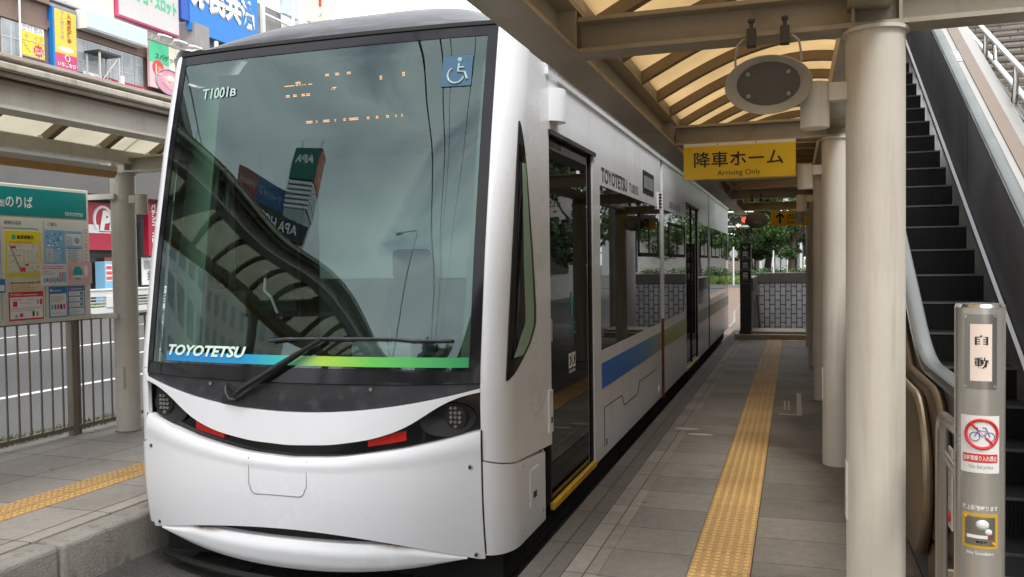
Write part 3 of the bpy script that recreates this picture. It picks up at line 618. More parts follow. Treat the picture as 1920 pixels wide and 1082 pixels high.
# small side fittings near the front corner
side_box('button_plate', 'tram_white', 4.955, 5.035, .515, .775, .012, bevel=.004)
side_box('button', 'black', 4.985, 5.015, .575, .61, .014)
hatch = side_box('side_hatch', 'tram_white', 4.545, 4.725, .175, .385, .010, bevel=.004); side_box('latch', 'black', 4.60, 4.66, .215, .25, .013, parent=hatch)
for y, z in ((4.42, .44), (4.42, .09), (4.81, .44), (4.81, .09)): MB().cyl((XR + .004, y, z), (XR + .009, y, z), .011, n=12).build('bolt', 'interior_grey', tram)
sl = MB().cyl((XR - .02, 5.15, 2.42), (XR - .02, 5.15, 2.62), .10, n=24); MBm = sl.build('side_lamp', 'tram_white', tram, smooth=True)
# flank body panels (right side): bays between openings
FL = [(5.04, 6.235, 'door'), (6.235, 9.62, 'win'), (9.80, 11.98, 'win'), (11.98, 13.55, 'door'), (13.55, 15.2, 'win'), (15.36, 19.9, 'win')]
ZB, ZT = .03, 2.72
for y0, y1, k in FL:
    if k == 'door':
        side_box('door_header', 'tram_side', y0, y1, 2.345, ZT)
        d = MB().box(XR - .045, XR - .025, y0 + .005, y1 - .005, .05, 2.34).build('door', 'doorglass', tram)
        side_box('leaf_edge', 'matt_black', y0 + .004, y0 + .03, .05, 2.34, -.012, d); side_box('leaf_edge', 'matt_black', y1 - .03, y1 - .004, .05, 2.34, -.012, d)
        if y0 > 10: side_box('leaf_edge', 'matt_black', (y0 + y1) / 2 - .03, (y0 + y1) / 2 + .03, .05, 2.34, -.012, d)
        side_box('drip_rail', 'black', y0 - .01, y1 + .04, 2.335, 2.365, .018, d)
        side_box('step_edge', 'yellow_edge', y0, y1, .022, .066, .012, d, bevel=.005)
        if y0 < 6:
            text('入口', (XR - .025, 5.67, 1.105), (0, 1, 0), (0, 0, 1), .16, .10, 'p_teal', d, ext=.002)
            mb = MB(); a = XR - .0235
            mb.prism([(a, 5.655 + q, 1.19 + z) for q, z in ((-.015, 0), (.015, 0), (.015, .10), (.05, .075), (0, .165), (-.05, .075), (-.015, .10))], (.002, 0, 0)); mb.build('arrow', 'p_teal', d)
            for q in (5.605, 5.705): panel('sticker', 'p_white', d, (XR - .025, q, .885), (0, 1, 0), (0, 0, 1), .075, .10, .0015)
            for q in (5.605, 5.705):
                MB().tube([(XR - .0225, q - .02, .855), (XR - .0225, q + .005, .885), (XR - .0225, q - .012, .912)], .007, 5).build('pictogram', 'black_letter', d); MB().ell((XR - .0225, q + .005, .921), .001, .009, .009, 8, 5).build('pictogram', 'black_letter', d)
            panel('notice', 'p_grey', d, (XR - .025, 5.655, .812), (0, 1, 0), (0, 0, 1), .17, .022, .0015)
            MB().tube([(XR - .02, 5.12, 1.06), (XR - .02, 5.12, 1.20)], .008, 6).build('handle', 'interior_grey', d)
    else:
        a, b = y0 + .24 if y0 < 7 else y0 + .03, y1 - .03
        side_box('flank_panel', 'tram_side', y0, y1, ZB, .865); side_box('flank_panel', 'tram_side', y0, y1, 2.145, ZT)
        if a > y0 + .05: side_box('flank_panel', 'tram_side', y0, a, .865, 2.145)
        else: side_box('flank_panel', 'tram_side', y0, y0 + .03, .865, 2.145)
        side_box('flank_panel', 'tram_side', b, y1, .865, 2.145)
        wn = MB().box(XR - .018, XR - .003, a, b, .867, 2.143).build('window', 'winglass', tram)
        for q in range(1 if b - a < 3.5 else 2):
            n_ = 1 if b - a < 3.5 else 2; ya = a + (b - a) * (q + (.55 if y0 < 7 else .2)) / n_; yb = a + (b - a) * (q + .95) / n_
            mb = MB()
            for r0 in ((ya, yb, 1.98, 2.02), (ya, yb, 1.60, 1.64), (ya, ya + .04, 1.6, 2.02), (yb - .04, yb, 1.6, 2.02), ((ya + yb) / 2 - .02, (ya + yb) / 2 + .02, 1.64, 1.98)): mb.box(XR - .004, XR + .004, r0[0], r0[1], r0[2], r0[3])
            sf = mb.build('sash_frame', 'matt_black', wn); MB().box(XR - .003, XR - .001, ya + .04, yb - .04, 1.64, 1.98).build('sash_pane', 'sash_glass', sf)
        side_box('colour_band', 'sideband', a, y1 - .005 if y1 < 10 else y1, .565, .765, .003, depth=.004)
for ya, yb in ((9.62, 9.80), (15.2, 15.36)):
    j = MB().box(XR - .12, XR - .03, ya, yb, .0, 2.7).build('module_joint', 'tram_rust', tram)
    side_box('edge_strip', 'tram_side', ya, ya + .04, .9, 2.7, -.01, j); side_box('edge_strip', 'tram_white', yb - .055, yb, .9, 2.55, .012, j); side_box('edge_strip', 'tram_rust', yb - .055, yb, .0, .898, .006, j)
MB().box(XC - SX + .01, XR - .01, 19.9, 19.98, 0, 2.75).build('rear_end', 'gloss_black', tram)
rg = MB().box(XR - .05, XR + .018, 4.98, 19.9, 2.685, 2.735)
rg.box(XR - .05, XR + .03, 4.98, 19.9, 2.735, 2.76); rg.build('roof_rail', 'tram_white', tram, bevel=.006)
# groove outline of the equipment cover, lettering, vents
gl = [(6.56, .10), (6.557, .409), (7.284, .396), (7.377, .297), (8.056, .292), (8.159, .396), (9.205, .385)]
cv = MB().tube([(XR + .0005, y, z) for y, z in gl], .0045, 5).build('cover_seam', 'matt_black', tram)
MB().tube([(XR + .0005, 9.205, .385), (XR + .0005, 9.21, .06)], .003, 5).build('cover_seam', 'interior_grey', tram)
side_box('latch', 'black', 6.62, 6.66, .10, .15, .002); MB().cyl((XR, 9.42, .14), (XR + .008, 9.42, .14), .05, n=20).build('jack_cover', 'tram_side', tram)
text('TOYOTETSU', (XR + .001, 7.07, 2.232), (0, 1, 0), (0, 0, 1), 1.08, .118, 'grey_letter', tram, bold=.03)
text('T1001B', (XR + .001, 7.94, 2.228), (0, 1, 0), (0, 0, 1), .46, .085, 'grey_letter', tram, bold=.01)
text('LRV ほっトラム', (XR + .001, 10.85, 2.235), (0, 1, 0), (0, 0, 1), 1.0, .10, 'black_letter', tram, bold=.01)
vt = side_box('vent_window', 'matt_black', 8.45, 9.12, 2.24, 2.46, .006); side_box('pane', 'win_far', 8.50, 9.07, 2.285, 2.41, .009, vt)
sp_ = MB().grid(lambda s, t: Vector((XR + .035 * math.sin(PI * s), 9.36 + .14 * s, 2.12 + .19 * t)), 10, 6).build('outside_speaker', 'tram_white', tram, smooth=True)
for k in range(5): MB().box(XR + .02, XR + .037, 9.38, 9.48, 2.14 + .034 * k, 2.155 + .034 * k).build('slot', 'black', sp_)
# left flank: real openings so that daylight comes into the cab
XL = XC - SX
def lbox(name, mat, y0, y1, z0, z1, parent=None): return MB().box(XL, XL + .03, y0, y1, z0, z1).build(name, mat, parent or tram)
lbox('flank_panel', 'tram_side', 5.04, 19.9, .03, .95); lbox('flank_panel', 'tram_side', 5.04, 19.9, 2.15, 2.75)
for y0, y1 in ((5.04, 5.12), (6.3, 6.6), (8.1, 8.2), (9.6, 9.85), (11.9, 12.1), (13.5, 13.6), (15.2, 15.4), (17.5, 17.6), (19.7, 19.9)): lbox('flank_panel', 'tram_side', y0, y1, .95, 2.15)
for y0, y1 in ((5.12, 6.3), (6.6, 8.1), (8.2, 9.6), (9.85, 11.9)): MB().box(XL + .012, XL + .018, y0, y1, .95, 2.15).build('window', 'sideglass', tram)
# cab and saloon interior
MB().box(XC - 1.13, XC + 1.13, 4.30, 19.8, .02, .06).build('floor', 'interior', tram)
MB().box(XC - 1.13, XC + 1.13, 5.2, 19.8, 2.55, 2.6).build('ceiling', 'interior', tram)
db = MB(); db.prism([(XC - 1.09, 4.20, .60), (XC - 1.09, 4.20, .93), (XC - 1.09, 4.36, .98), (XC - 1.09, 4.80, 1.02), (XC - 1.09, 4.80, .60)], (2.18, 0, 0)); db.build('dashboard', 'interior', tram, bevel=.015)
MB().box(XC - 1.10, XC - .70, 4.60, 4.92, 1.0, 1.40).build('fare_cabinet', 'interior', tram, bevel=.02)
MB().box(XC - .62, XC - .36, 4.62, 4.66, 1.27, 1.46).build('monitor', 'matt_black', tram, bevel=.006)
MB().tube([(XC - .55, 4.6, 1.5), (XC - .54, 4.57, 1.40), (XC - .50, 4.58, 1.36), (XC - .47, 4.6, 1.26)], .009, 6).build('handset_cord', 'p_white', tram)
MB().tube([(XC - .545, 4.6, 1.53), (XC - .545, 4.6, 1.48)], .017, 8).build('handset', 'black', tram)
MB().box(XC - .20, XC + .30, 4.95, 5.35, .62, .74).build('driver_seat', 'seat', tram, bevel=.04)
MB().prism([(XC - .18, 5.28, .74), (XC + .28, 5.28, .74), (XC + .25, 5.46, 1.40), (XC - .15, 5.46, 1.40)], (0, .10, .02)).build('seat_back', 'seat', tram, bevel=.05)
MB().box(XC - .10, XC + .20, 5.44, 5.52, 1.44, 1.66).build('headrest', 'seat', tram, bevel=.04)
for sg in (-1, 1): MB().prism([(XC + sg * 1.10, 4.34, .98), (XC + sg * .86, 4.32, .98), (XC + sg * .90, 4.66, 2.72), (XC + sg * 1.10, 4.68, 2.72)], (0, .07, 0)).build('pillar_trim', 'trim_green', tram, bevel=.01)
MB().box(XC - .78, XC + .95, 5.62, 5.66, 1.45, 2.35).build('cab_partition', 'interior_grey', tram, bevel=.01)
MB().box(XC - .78, XC + 1.0, 5.62, 5.66, .1, 1.44).build('cab_partition', 'interior', tram)
bx = MB().box(XC - .92, XC + .78, 4.66, 4.90, 2.34, 2.78).build('destination_box', 'matt_black', tram, bevel=.01)
rl = random.Random(3)
mb = MB()
def dots(u, z, nx, ny, keep=1.):
    for a in range(nx):
        for b in range(ny):
            if rl.random() < keep: x = XC + u + a * .009; mb.box(x, x + .005, 4.654, 4.66, z + b * .009, z + b * .009 + .004)
for u in (-.13, -.06, .02): dots(u, 2.715, 3, 2)
dots(-.42, 2.672, 22, 1, .8); dots(-.34, 2.682, 4, 2)
for u in (-.41, -.36, -.30, -.265): dots(u, 2.605, 3, 2)
dots(-.09, 2.63, 4, 2, .7); dots(.24, 2.665, 2, 3); dots(.39, 2.675, 2, 3)
for u, n in ((-.27, 5), (-.20, 1), (-.15, 5), (-.07, 1), (-.01, 2), (.03, 7), (.15, 2), (.21, 2), (.28, 2), (.34, 1), (.38, 1)): dots(u, 2.435, n, 2)
mb.build('destination_display', 'led', bx)
MB().tube([(XC + .36, 4.48, 1.02), (XC + .34, 4.52, 1.18), (XC + .30, 4.60, 1.22)], .012, 8).build('controller_lever', 'black', tram)
MB().box(XC + .70, XC + .98, 4.50, 4.78, 1.0, 1.16).build('console', 'interior', tram, bevel=.02)
MB().box(XC + .10, XC + .50, 4.48, 4.72, .98, 1.10).build('console', 'interior_grey', tram, bevel=.03)
for y in (7.4, 9.0, 11., 13., 15.):
    for x in (-.8, .8): MB().tube([(XC + x * .6, y, .06), (XC + x * .6, y, 2.5)], .017, 8).build('grab_pole', 'p_orange', tram)
for y in (7.0, 7.8, 8.6, 10.2, 11.0):
    mb = MB(); mb.box(XC - 1.05, XC - .15, y, y + .4, .42, .52); mb.box(XC - 1.05, XC - .15, y + .36, y + .44, .5, 1.05); mb.build('passenger_seat', 'p_blue', tram, bevel=.03)
# ================================================================== platform canopies
PITCH = 3.13
def hbeam(mb, a, b, z0, z1, wf, axis, tf=.018, tw=.012):
    """H-section running along axis from a to b; wf = (lo, hi) flange extent on the other horizontal axis"""
    lo, hi = wf; m = (lo + hi) / 2
    for (p, q, r, s) in ((lo, hi, z0, z0 + tf), (lo, hi, z1 - tf, z1), (m - tw / 2, m + tw / 2, z0 + tf, z1 - tf)):
        if axis == 'x': mb.box(a, b, p, q, r, s)
        else: mb.box(p, q, a, b, r, s)
    return mb
def vault(x, xa, xb, z0, h, full):
    s = (x - xa) / (xb - xa); return z0 + h * math.sin(PI * (s if full else s * .63))
def canopy(label, cols, y0, y1, xe0, xe1, xr0, xr1, xc, sg, panel_mat, steel, beam, ribm, rise, full, ext, z0=2.64):
    """xe: track-side edge beam flange, xr: rear purlin, xc: column line; sg = +1 rear is at larger x"""
    t = thing('platform_canopy', label, 'canopy', (xc, cols[0], 0))
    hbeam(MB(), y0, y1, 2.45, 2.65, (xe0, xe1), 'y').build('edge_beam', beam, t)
    oe = xe0 if sg > 0 else xe1
    for y in cols:
        if y > -4:
            for q in (-.085, .085): MB().box(xe0 + .003, xe1 - .003, y + q - .006, y + q + .006, 2.468, 2.632).build('stiffener', beam, t)
    MB().box(oe - sg * .03, oe + sg * .05, y0, y1, 2.652, 2.656).build('gutter_shade_line', 'rib', t)  # thin dark strip standing in for the shadow line under the gutter
    g = MB().box(oe - sg * .035, oe + sg * .06, y0, y1, 2.658, 2.735 if sg > 0 else 2.70); g.build('gutter', 'gutter', t, bevel=.008)
    MB().box(min(xe0, xe1) + .04, max(xe0, xe1) - .0, y0, y1, 2.738, 2.742).build('flashing', 'gutter', t); fl = MB(); m_ = xe1 if sg > 0 else xe0; fl.box(m_ - .02, m_ + .0, y0, y1, 2.652, 2.74); fl.build('flashing', beam, t)
    MB().box(min(xr0, xr1), max(xr0, xr1), y0, y1, 2.53, 2.64).build('purlin', beam, t, bevel=.004)
    xa, xb = (xe1 - .02, xr1) if sg > 0 else (xe0 + .02, xr0)
    cs = [y for y in cols]
    for k, y in enumerate(cs):
        f = (y - .075, y + .075)
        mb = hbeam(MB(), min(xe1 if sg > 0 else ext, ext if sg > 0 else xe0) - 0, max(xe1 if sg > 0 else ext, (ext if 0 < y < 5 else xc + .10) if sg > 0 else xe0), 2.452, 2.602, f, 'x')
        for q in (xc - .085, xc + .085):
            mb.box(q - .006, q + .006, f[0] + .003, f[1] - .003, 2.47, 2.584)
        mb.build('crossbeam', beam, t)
        c = MB().cyl((xc, y, 0), (xc, y, 2.45), .11, n=40).build('column', steel, t, smooth=True)
        p = MB().cyl((xc, y, 2.435), (xc, y, 2.449), .124, n=40).build('collar', steel, c, smooth=True)
        MB().cyl((xc, y, .0), (xc, y, .012), .122, .114, 40).build('base_seal', 'granite', c, smooth=True); MB().cyl((xc, y, .50 if sg > 0 else 1.06), (xc, y, .503 if sg > 0 else 1.063), .1107, n=40).build('seam', steel, c, smooth=True)
        if y > -2 and y < 14:
            MB().box(xc - .113 * 1, xc - .085, y - .035, y + .035, .50, .74).build('cover_plate', steel, c, bevel=.006) if sg > 0 else MB().box(xc - .02, xc + .06, y - .118, y - .09, .42, .63).build('cover_plate', steel, c, bevel=.006)
    ys = []
    a = cs[0] - PITCH
    while a < y1:
        for q in range(5):
            y = a + PITCH * (q + .5) / 5
            if y0 + .02 < y < y1 - .02 and abs(y) < 22: ys.append(y)
        a += PITCH
    N = 16
    for y in ys:
        path = [(xa + (xb - xa) * i / N, y, vault(xa + (xb - xa) * i / N, xa, xb, z0, rise, full) + .02) for i in range(N + 1)]
        mb = MB(); mb.sweep([(p[1] * 0 + p[0], p[1], p[2]) for p in path], [(-.032, -.035), (.032, -.035), (.032, .03), (-.032, .03)], side=(0, 1, 0))
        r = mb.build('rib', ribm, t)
        if sg < 0: MB().cyl((xb + .02, y - .045, z0 + .02), (xb + .02, y + .045, z0 + .02), .05, n=16).build('pin_bracket', beam, r)
    bays = sorted(set([y0] + [c + PITCH * j for c in cs for j in (0,) if y0 < c < y1] + [y1]))
    for a, b in zip(bays, bays[1:]):
        MB().grid(lambda s, q: Vector((xa + (xb - xa) * s, a + .01 + (b - a - .02) * q, vault(xa + (xb - xa) * s, xa, xb, z0, rise, full) + .055)), N, 6,
                  lambda s, q: Vector((xa + (xb - xa) * s, a + .01 + (b - a - .02) * q, vault(xa + (xb - xa) * s, xa, xb, z0, rise, full) + .063))).build('roof_panel', panel_mat, t, smooth=True)
    return t
RC = [3.68 + PITCH * k for k in range(-8, 5)]
right_canopy = canopy('beige steel canopy with amber vaulted roof over the platform beside the escalator', RC, -22, 17.6, -1.06, -.88, .20, .36, .307, 1, 'amber', 'steel_paint', 'beam_paint', 'rib', .34, False, 1.35)
LC = [6.56 + PITCH * k for k in range(-12, 2)]
left_canopy = canopy('pale steel canopy with cream vaulted roof over the platform beside the road', LC, -32, 11.5, -4.34, -4.16, -6.02, -5.90, -6.05, -1, 'pale_panel', 'steel_paint_pale', 'steel_paint_pale', 'rib', .32, True, -6.3, 2.61)
# brown weathering sheet on the left roof, gutter stains sit in its material
MB().grid(lambda s, q: Vector((-4.20 - 1.1 * s, -32 + 43.5 * q, vault(-4.20 - 1.1 * s, -4.32, -6.02, 2.61, .32, True) + .08)), 8, 20, lambda s, q: Vector((-4.20 - 1.1 * s, -32 + 43.5 * q, vault(-4.20 - 1.1 * s, -4.32, -6.02, 2.61, .32, True) + .07))).build('roof_sheet', 'roof_brown', left_canopy, smooth=True)
# cylinder lamps on the columns
def col_lamp(x, y, sx, label, grp, z=2.17, mat='steel_paint'):
    t = thing('column_lamp', label, 'lamp', (x, y, z), grp)
    s = MB().cyl((x, y, z - .09), (x, y, z + .09), .056, n=28).build('lamp_shade', mat, t, smooth=True)
    MB().cyl((x, y, z - .092), (x, y, z - .086), .048, n=24).build('lower_face', 'p_white', t)
    MB().box(x + sx * .05, x + sx * .125, y - .03, y + .03, z + .012, z + .085).build('bracket', mat, t, bevel=.004)
    return t
names = ['nearest column lamp on the platform, large beside the round loudspeaker', 'second column lamp, just right of the yellow arriving sign', 'third column lamp, lower right of the yellow arriving sign', 'farthest column lamp, hanging in front of the exit sign']
for k in range(4): col_lamp(.081, RC[k + 8] - .0, 1, names[k], 'column lamps under the amber canopy')
col_lamp(-5.80, 6.52, -1, 'pale cylinder lamp on the round column beside the notice board', None, 2.15, 'steel_paint_pale')
# hanging round loudspeakers
def loudspeaker(c, face, label):
    t = thing('loudspeaker', label, 'loudspeaker', c, 'round loudspeakers hanging from the canopy')
    cx, cy, cz = c; ax = Vector((0, face * math.cos(R(22)), -math.sin(R(22)))); upv = Vector((0, face * math.sin(R(22)), math.cos(R(22)))); rt = Vector((1, 0, 0))
    P = lambda a, b, d: Vector(c) + rt * a + upv * b + ax * d
    prof = [(.02, -.16), (.075, -.155), (.125, -.11), (.155, -.05), (.168, .0), (.165, .008), (.155, .004), (.118, -.03), (.0, -.032)]
    n = 40; vs = []; fs = []
    for r, d in prof: vs += [P(r * math.cos(2 * PI * i / n), r * .70 * math.sin(2 * PI * i / n), d) for i in range(n)]
    for j in range(len(prof) - 1): fs += [(j * n + i, (j + 1) * n + i, (j + 1) * n + (i + 1) % n, j * n + (i + 1) % n) for i in range(n)]
    mb = MB(); mb.add(vs, fs); mb.build('horn', 'speaker_grey', t, smooth=True, ang=60)
    g = MB(); vs = []
    for r, d in ((.122, -.024), (.06, -.020), (.0001, -.019)): vs += [P(r * math.cos(2 * PI * i / n), r * .72 * math.sin(2 * PI * i / n), d) for i in range(n)]
    g.add(vs, [(j * n + i, (j + 1) * n + i, (j + 1) * n + (i + 1) % n, j * n + (i + 1) % n) for j in range(2) for i in range(n)]); gr = g.build('grille', 'grille', t, smooth=True)
    for a in (R(38), R(142), R(218), R(322)):
        p = P(.098 * math.cos(a), .098 * .72 * math.sin(a), -.024); MB().cyl(p, p + ax * .006, .008, n=10).build('screw', 'speaker_grey', gr)
    MB().ell(P(0, -.085, -.10), .075, .05, .05, 18, 10).build('terminal_box', 'speaker_grey', t, smooth=True)
    for sx in (-1, 1):
        hx = cx + sx * .064
        k = MB().box(hx - .018, hx + .018, cy + .0, cy + .045, 2.405, 2.475); k.cyl((hx, cy + .02, 2.47), (hx, cy + .02, 2.51), .008, n=8); k.cyl((hx, cy + .02, 2.50), (hx, cy + .02, 2.515), .014, n=8)
        k = k.build('beam_clamp', 'rubber_dark', t, bevel=.004)
        x2 = cx + sx * .125
        MB().tube([(hx, cy + .02, 2.43), (hx + sx * .03, cy + .01, 2.435), (x2 - sx * .008, cy, 2.41), (x2, cy, 2.36), (x2, cy, cz + .08)], .0045, 6).build('hanger_wire', 'speaker_grey', t, smooth=True)
    return t
def grille_mat():
    m, nt, p = newmat('speaker_grille'); l = nt.links.new
    tc = nd(nt, 'ShaderNodeTexCoord'); vo = nd(nt, 'ShaderNodeTexVoronoi', i_Scale=420., i_Randomness=0.); l(tc.outputs['Object'], vo.inputs['Vector'])
    r = nd(nt, 'ShaderNodeValToRGB'); r.color_ramp.elements[0].position = .28; r.color_ramp.elements[1].position = .42; r.color_ramp.elements[0].color = (.012, .011, .01, 1); r.color_ramp.elements[1].color = (.15, .138, .12, 1)
    l(vo.outputs['Distance'], r.inputs[0]); l(r.outputs[0], p.inputs['Base Color']); p.inputs['Roughness'].default_value = .6; p.inputs['Metallic'].default_value = .2
    return m
M['grille'] = grille_mat(); M['rubber_dark'] = paint('clamp', (.06, .055, .05), .6, var=.3, scale=20)
loudspeaker((-.096, 3.56, 2.245), -1, 'large oval loudspeaker with dark mesh face hung from the nearest crossbeam')
loudspeaker((-.52, 13.0, 2.13), 1, 'dark round loudspeaker hanging left of the yellow exit sign')
# yellow signs
s = thing('hanging_sign', 'yellow sign with black Japanese lettering reading Arriving Only', 'sign', (-.396, 6.70, 2.17))
MB().box(-.806, .014, 6.69, 6.715, 2.172, 2.425).build('board', 'sign_yellow', s, bevel=.003)
MB().box(-.806, .014, 6.695, 6.71, 2.426, 2.449).build('hanger_strip', 'p_white', s)
text('降車ホーム', (-.400, 6.689, 2.322), (1, 0, 0), (0, 0, 1), .655, .118, 'black_letter', s, bold=.012)
text('Arriving Only', (-.395, 6.689, 2.212), (1, 0, 0), (0, 0, 1), .315, .052, 'black_letter', s)
for x in (-.55, -.27): MB().cyl((x, 6.69, 2.438), (x, 6.694, 2.438), .006, n=8).build('screw', 'steel', s)
s = thing('hanging_sign', 'yellow exit sign with a black upward arrow at the far end of the canopy', 'sign', (-.08, 15.95, 2.16))
MB().box(-.40, .262, 15.95, 15.98, 2.157, 2.42).build('board', 'sign_dark_yellow', s, bevel=.003)
mb = MB(); mb.prism([(-.235 + a, 15.949, 2.20 + b) for a, b in ((-.018, 0), (.018, 0), (.018, .13), (.07, .085), (.07, .125), (0, .19), (-.07, .125), (-.07, .085), (-.018, .13))], (0, -.003, 0)); mb.build('arrow', 'black_letter', s)
text('出口', (-.005, 15.948, 2.325), (1, 0, 0), (0, 0, 1), .22, .105, 'black_letter', s, bold=.01)
text('Exit', (-.055, 15.948, 2.222), (1, 0, 0), (0, 0, 1), .12, .058, 'black_letter', s)
# ================================================================== left platform furniture
f = thing('railing', 'brown metal railing of thin upright bars along the road edge of the platform', 'railing', (-6.40, 5, 0))
MB().box(-6.425, -6.375, 1.0, 13, 1.065, 1.10).build('top_rail', 'fence', f, bevel=.006)
MB().box(-6.42, -6.38, 1.0, 13, .055, .09).build('bottom_rail', 'fence', f, bevel=.004)
for k in range(98):
    y = 1.06 + k * .118
    if y < 13: MB().cyl((-6.40, y, .085), (-6.40, y, 1.07), .0095, n=10).build('baluster', 'fence', f, smooth=True)
for k in range(7):
    y = 6.33 + (k - 3) * 1.75
    MB().cyl((-6.43, y, -.05), (-6.43, y, 1.09), .030, n=16).build('post', 'fence', f, smooth=True)
# notice board
BX = -6.32
b = thing('notice_board', 'large cream notice board with a teal header standing on the left platform', 'notice board', (BX - .03, 5.2, 0))
by0, by1, bz0, bz1 = 3.7, 6.41, 1.08, 2.288
MB().box(BX - .05, BX, by0, by1, bz0, bz1).build('panel', 'board_white', b, bevel=.008)
MB().box(BX, BX + .004, by0 + .02, by1 - .03, bz0 + .775 * (bz1 - bz0), bz1 - .03).build('header', 'teal', b)
RT, UP = (0, 1, 0), (0, 0, 1)
def bt(s, y, z, wd, h, mat='black_letter', **k): return text(s, (BX + k.pop('d', .004), y, z), RT, UP, wd, h, mat, b, **k)
bt('のりば', 5.65, 2.135, .27, .10, 'p_white', bold=.012); bt('方面', 5.435, 2.115, .14, .062, 'p_white')
bt('TOYOTETSU', 6.235, 2.055, .21, .032, 'p_white', bold=.012, shear=.25)
for y in (5.455, 5.895): MB().box(BX, BX + .002, y - .003, y + .003, 1.13, 1.985).build('divider', 'p_grey', b)
bt('避難所地図', 5.575, 1.955, .17, .032); MB().box(BX, BX + .002, 5.485, 5.84, 1.905, 1.911).build('rule', 'p_teal', b)
bt('ご案内', 5.985, 1.955, .10, .032)
for k, (y0, y1, z0, z1) in enumerate(((6.42 - .07, 6.38, 1.10, 1.2),)): pass
rp = random.Random(5)
def lines(y0, y1, z0, z1, n, mat, parent, d=.006, jit=.35, t=.35):
    mb = MB(); st = (z1 - z0) / n
    for k in range(n):
        z = z0 + st * k; e = y1 - rp.random() * jit * (y1 - y0); y = y0
        while y < e - .004:
            q = min(e, y + rp.uniform(.006, .03)); mb.box(BX + d, BX + d + .0008, y, q, z, z + st * t); y = q + rp.uniform(.002, .006)
    return mb.build('print', mat, parent)
def poster(y0, y1, z0, z1, mat, d=.004):
    return MB().box(BX + .0005, BX + d, y0, y1, z0, z1).build('poster', mat, b)
# yellow shelter map
p = poster(5.50, 5.855, 1.49, 1.885, 'p_yellow')
MB().box(BX + .004, BX + .0055, 5.515, 5.84, 1.525, 1.775).build('map', 'p_map', p)
text('最寄避難所', (BX + .005, 5.70, 1.832), RT, UP, .17, .036, 'black_letter', p, bold=.015)
MB().box(BX + .004, BX + .0055, 5.565, 5.60, 1.815, 1.85).build('mark', 'p_teal', p); lines(5.54, 5.82, 1.786, 1.80, 1, 'p_red', p)
mb = MB()
for _ in range(70):
    y, z = rp.uniform(5.52, 5.82), rp.uniform(1.53, 1.765); mb.box(BX + .0055, BX + .0062, y, y + rp.uniform(.004, .016), z, z + rp.uniform(.003, .010))
mb.build('street_blocks', 'p_grey', p)
mb = MB()
for k in range(7): y = 5.53 + .043 * k; mb.box(BX + .0055, BX + .006, y, y + .004, 1.527, 1.773)
for k in range(5): z = 1.55 + .045 * k; mb.box(BX + .0063, BX + .0066, 5.517, 5.838, z, z + .004)
mb.build('streets', 'p_white', p)
MB().prism([(BX + .0068, 5.53, 1.77), (BX + .0068, 5.545, 1.77), (BX + .0068, 5.655, 1.54), (BX + .0068, 5.635, 1.54)], (.0006, 0, 0)).build('railway', 'p_grey', p)
for y, z, w_, h_ in ((5.55, 1.735, .05, .02), (5.64, 1.535, .05, .035), (5.69, 1.585, .035, .016)): MB().box(BX + .0075, BX + .008, y, y + w_, z, z + h_).build('mark', 'p_red', p)
# carrying rules poster
p = poster(5.52, 5.865, 1.365, 1.46, 'p_cream'); text('車内に持ち込めない危険物のご案内', (BX + .005, 5.69, 1.438), RT, UP, .30, .020, 'black_letter', p, bold=.02); lines(5.54, 5.84, 1.375, 1.425, 3, 'p_orange', p)
p = poster(5.52, 5.868, 1.115, 1.360, 'p_red'); MB().box(BX + .004, BX + .0055, 5.53, 5.86, 1.13, 1.315).build('sheet', 'p_white', p)
text('持ち込み✕', (BX + .005, 5.59, 1.338), RT, UP, .11, .024, 'p_white', p, bold=.02); lines(5.66, 5.85, 1.33, 1.348, 1, 'p_white', p)
MB().box(BX + .0055, BX + .006, 5.532, 5.858, 1.218, 1.222).build('rule', 'p_red', p)
for y, z, w_, h_, m in ((5.555, 1.235, .045, .045, 'p_red'), (5.80, 1.25, .018, .04, 'p_grey'), (5.83, 1.245, .022, .05, 'p_red'), (5.62, 1.145, .035, .03, 'p_red'), (5.575, 1.14, .025, .025, 'p_grey'), (5.75, 1.145, .02, .045, 'black_letter'), (5.79, 1.145, .02, .04, 'p_orange')): MB().box(BX + .0055, BX + .0065, y, y + w_, z, z + h_).build('item', m, p, bevel=.001)
lines(5.545, 5.66, 1.29, 1.305, 2, 'p_red', p); lines(5.69, 5.79, 1.29, 1.305, 2, 'p_grey', p); lines(5.62, 5.78, 1.26, 1.268, 1, 'p_red', p); lines(5.545, 5.84, 1.195, 1.21, 2, 'p_grey', p)
# blue notices
p = poster(5.905, 6.115, 1.60, 1.905, 'p_sky')
for _ in range(26):
    y, z = rp.uniform(5.91, 6.09), rp.uniform(1.73, 1.88); MB().ell((BX + .004, y, z), .0008, rp.uniform(.005, .02), rp.uniform(.004, .012), 10, 6).build('picture', rp.choice(['p_white', 'p_blue', 'p_pale', 'p_teal']), p)
MB().box(BX + .004, BX + .005, 5.915, 5.99, 1.615, 1.735).build('sheet', 'p_pale', p); lines(5.92, 5.985, 1.62, 1.73, 9, 'p_grey', p); lines(6.0, 6.10, 1.62, 1.72, 7, 'p_white', p)
p = poster(6.125, 6.315, 1.60, 1.90, 'p_sky')
for z0, z1 in ((1.61, 1.75), (1.765, 1.875)): MB().box(BX + .004, BX + .005, 6.133, 6.307, z0, z1).build('sheet', 'p_pale', p)
lines(6.15, 6.29, 1.62, 1.735, 8, 'p_grey', p); lines(6.14, 6.21, 1.775, 1.86, 5, 'p_grey', p); MB().ell((BX + .005, 6.26, 1.815), .001, .03, .03, 14, 8).build('picture', 'p_grey', p); MB().box(BX + .005, BX + .0056, 6.135, 6.305, 1.738, 1.748).build('rule', 'p_blue', p)
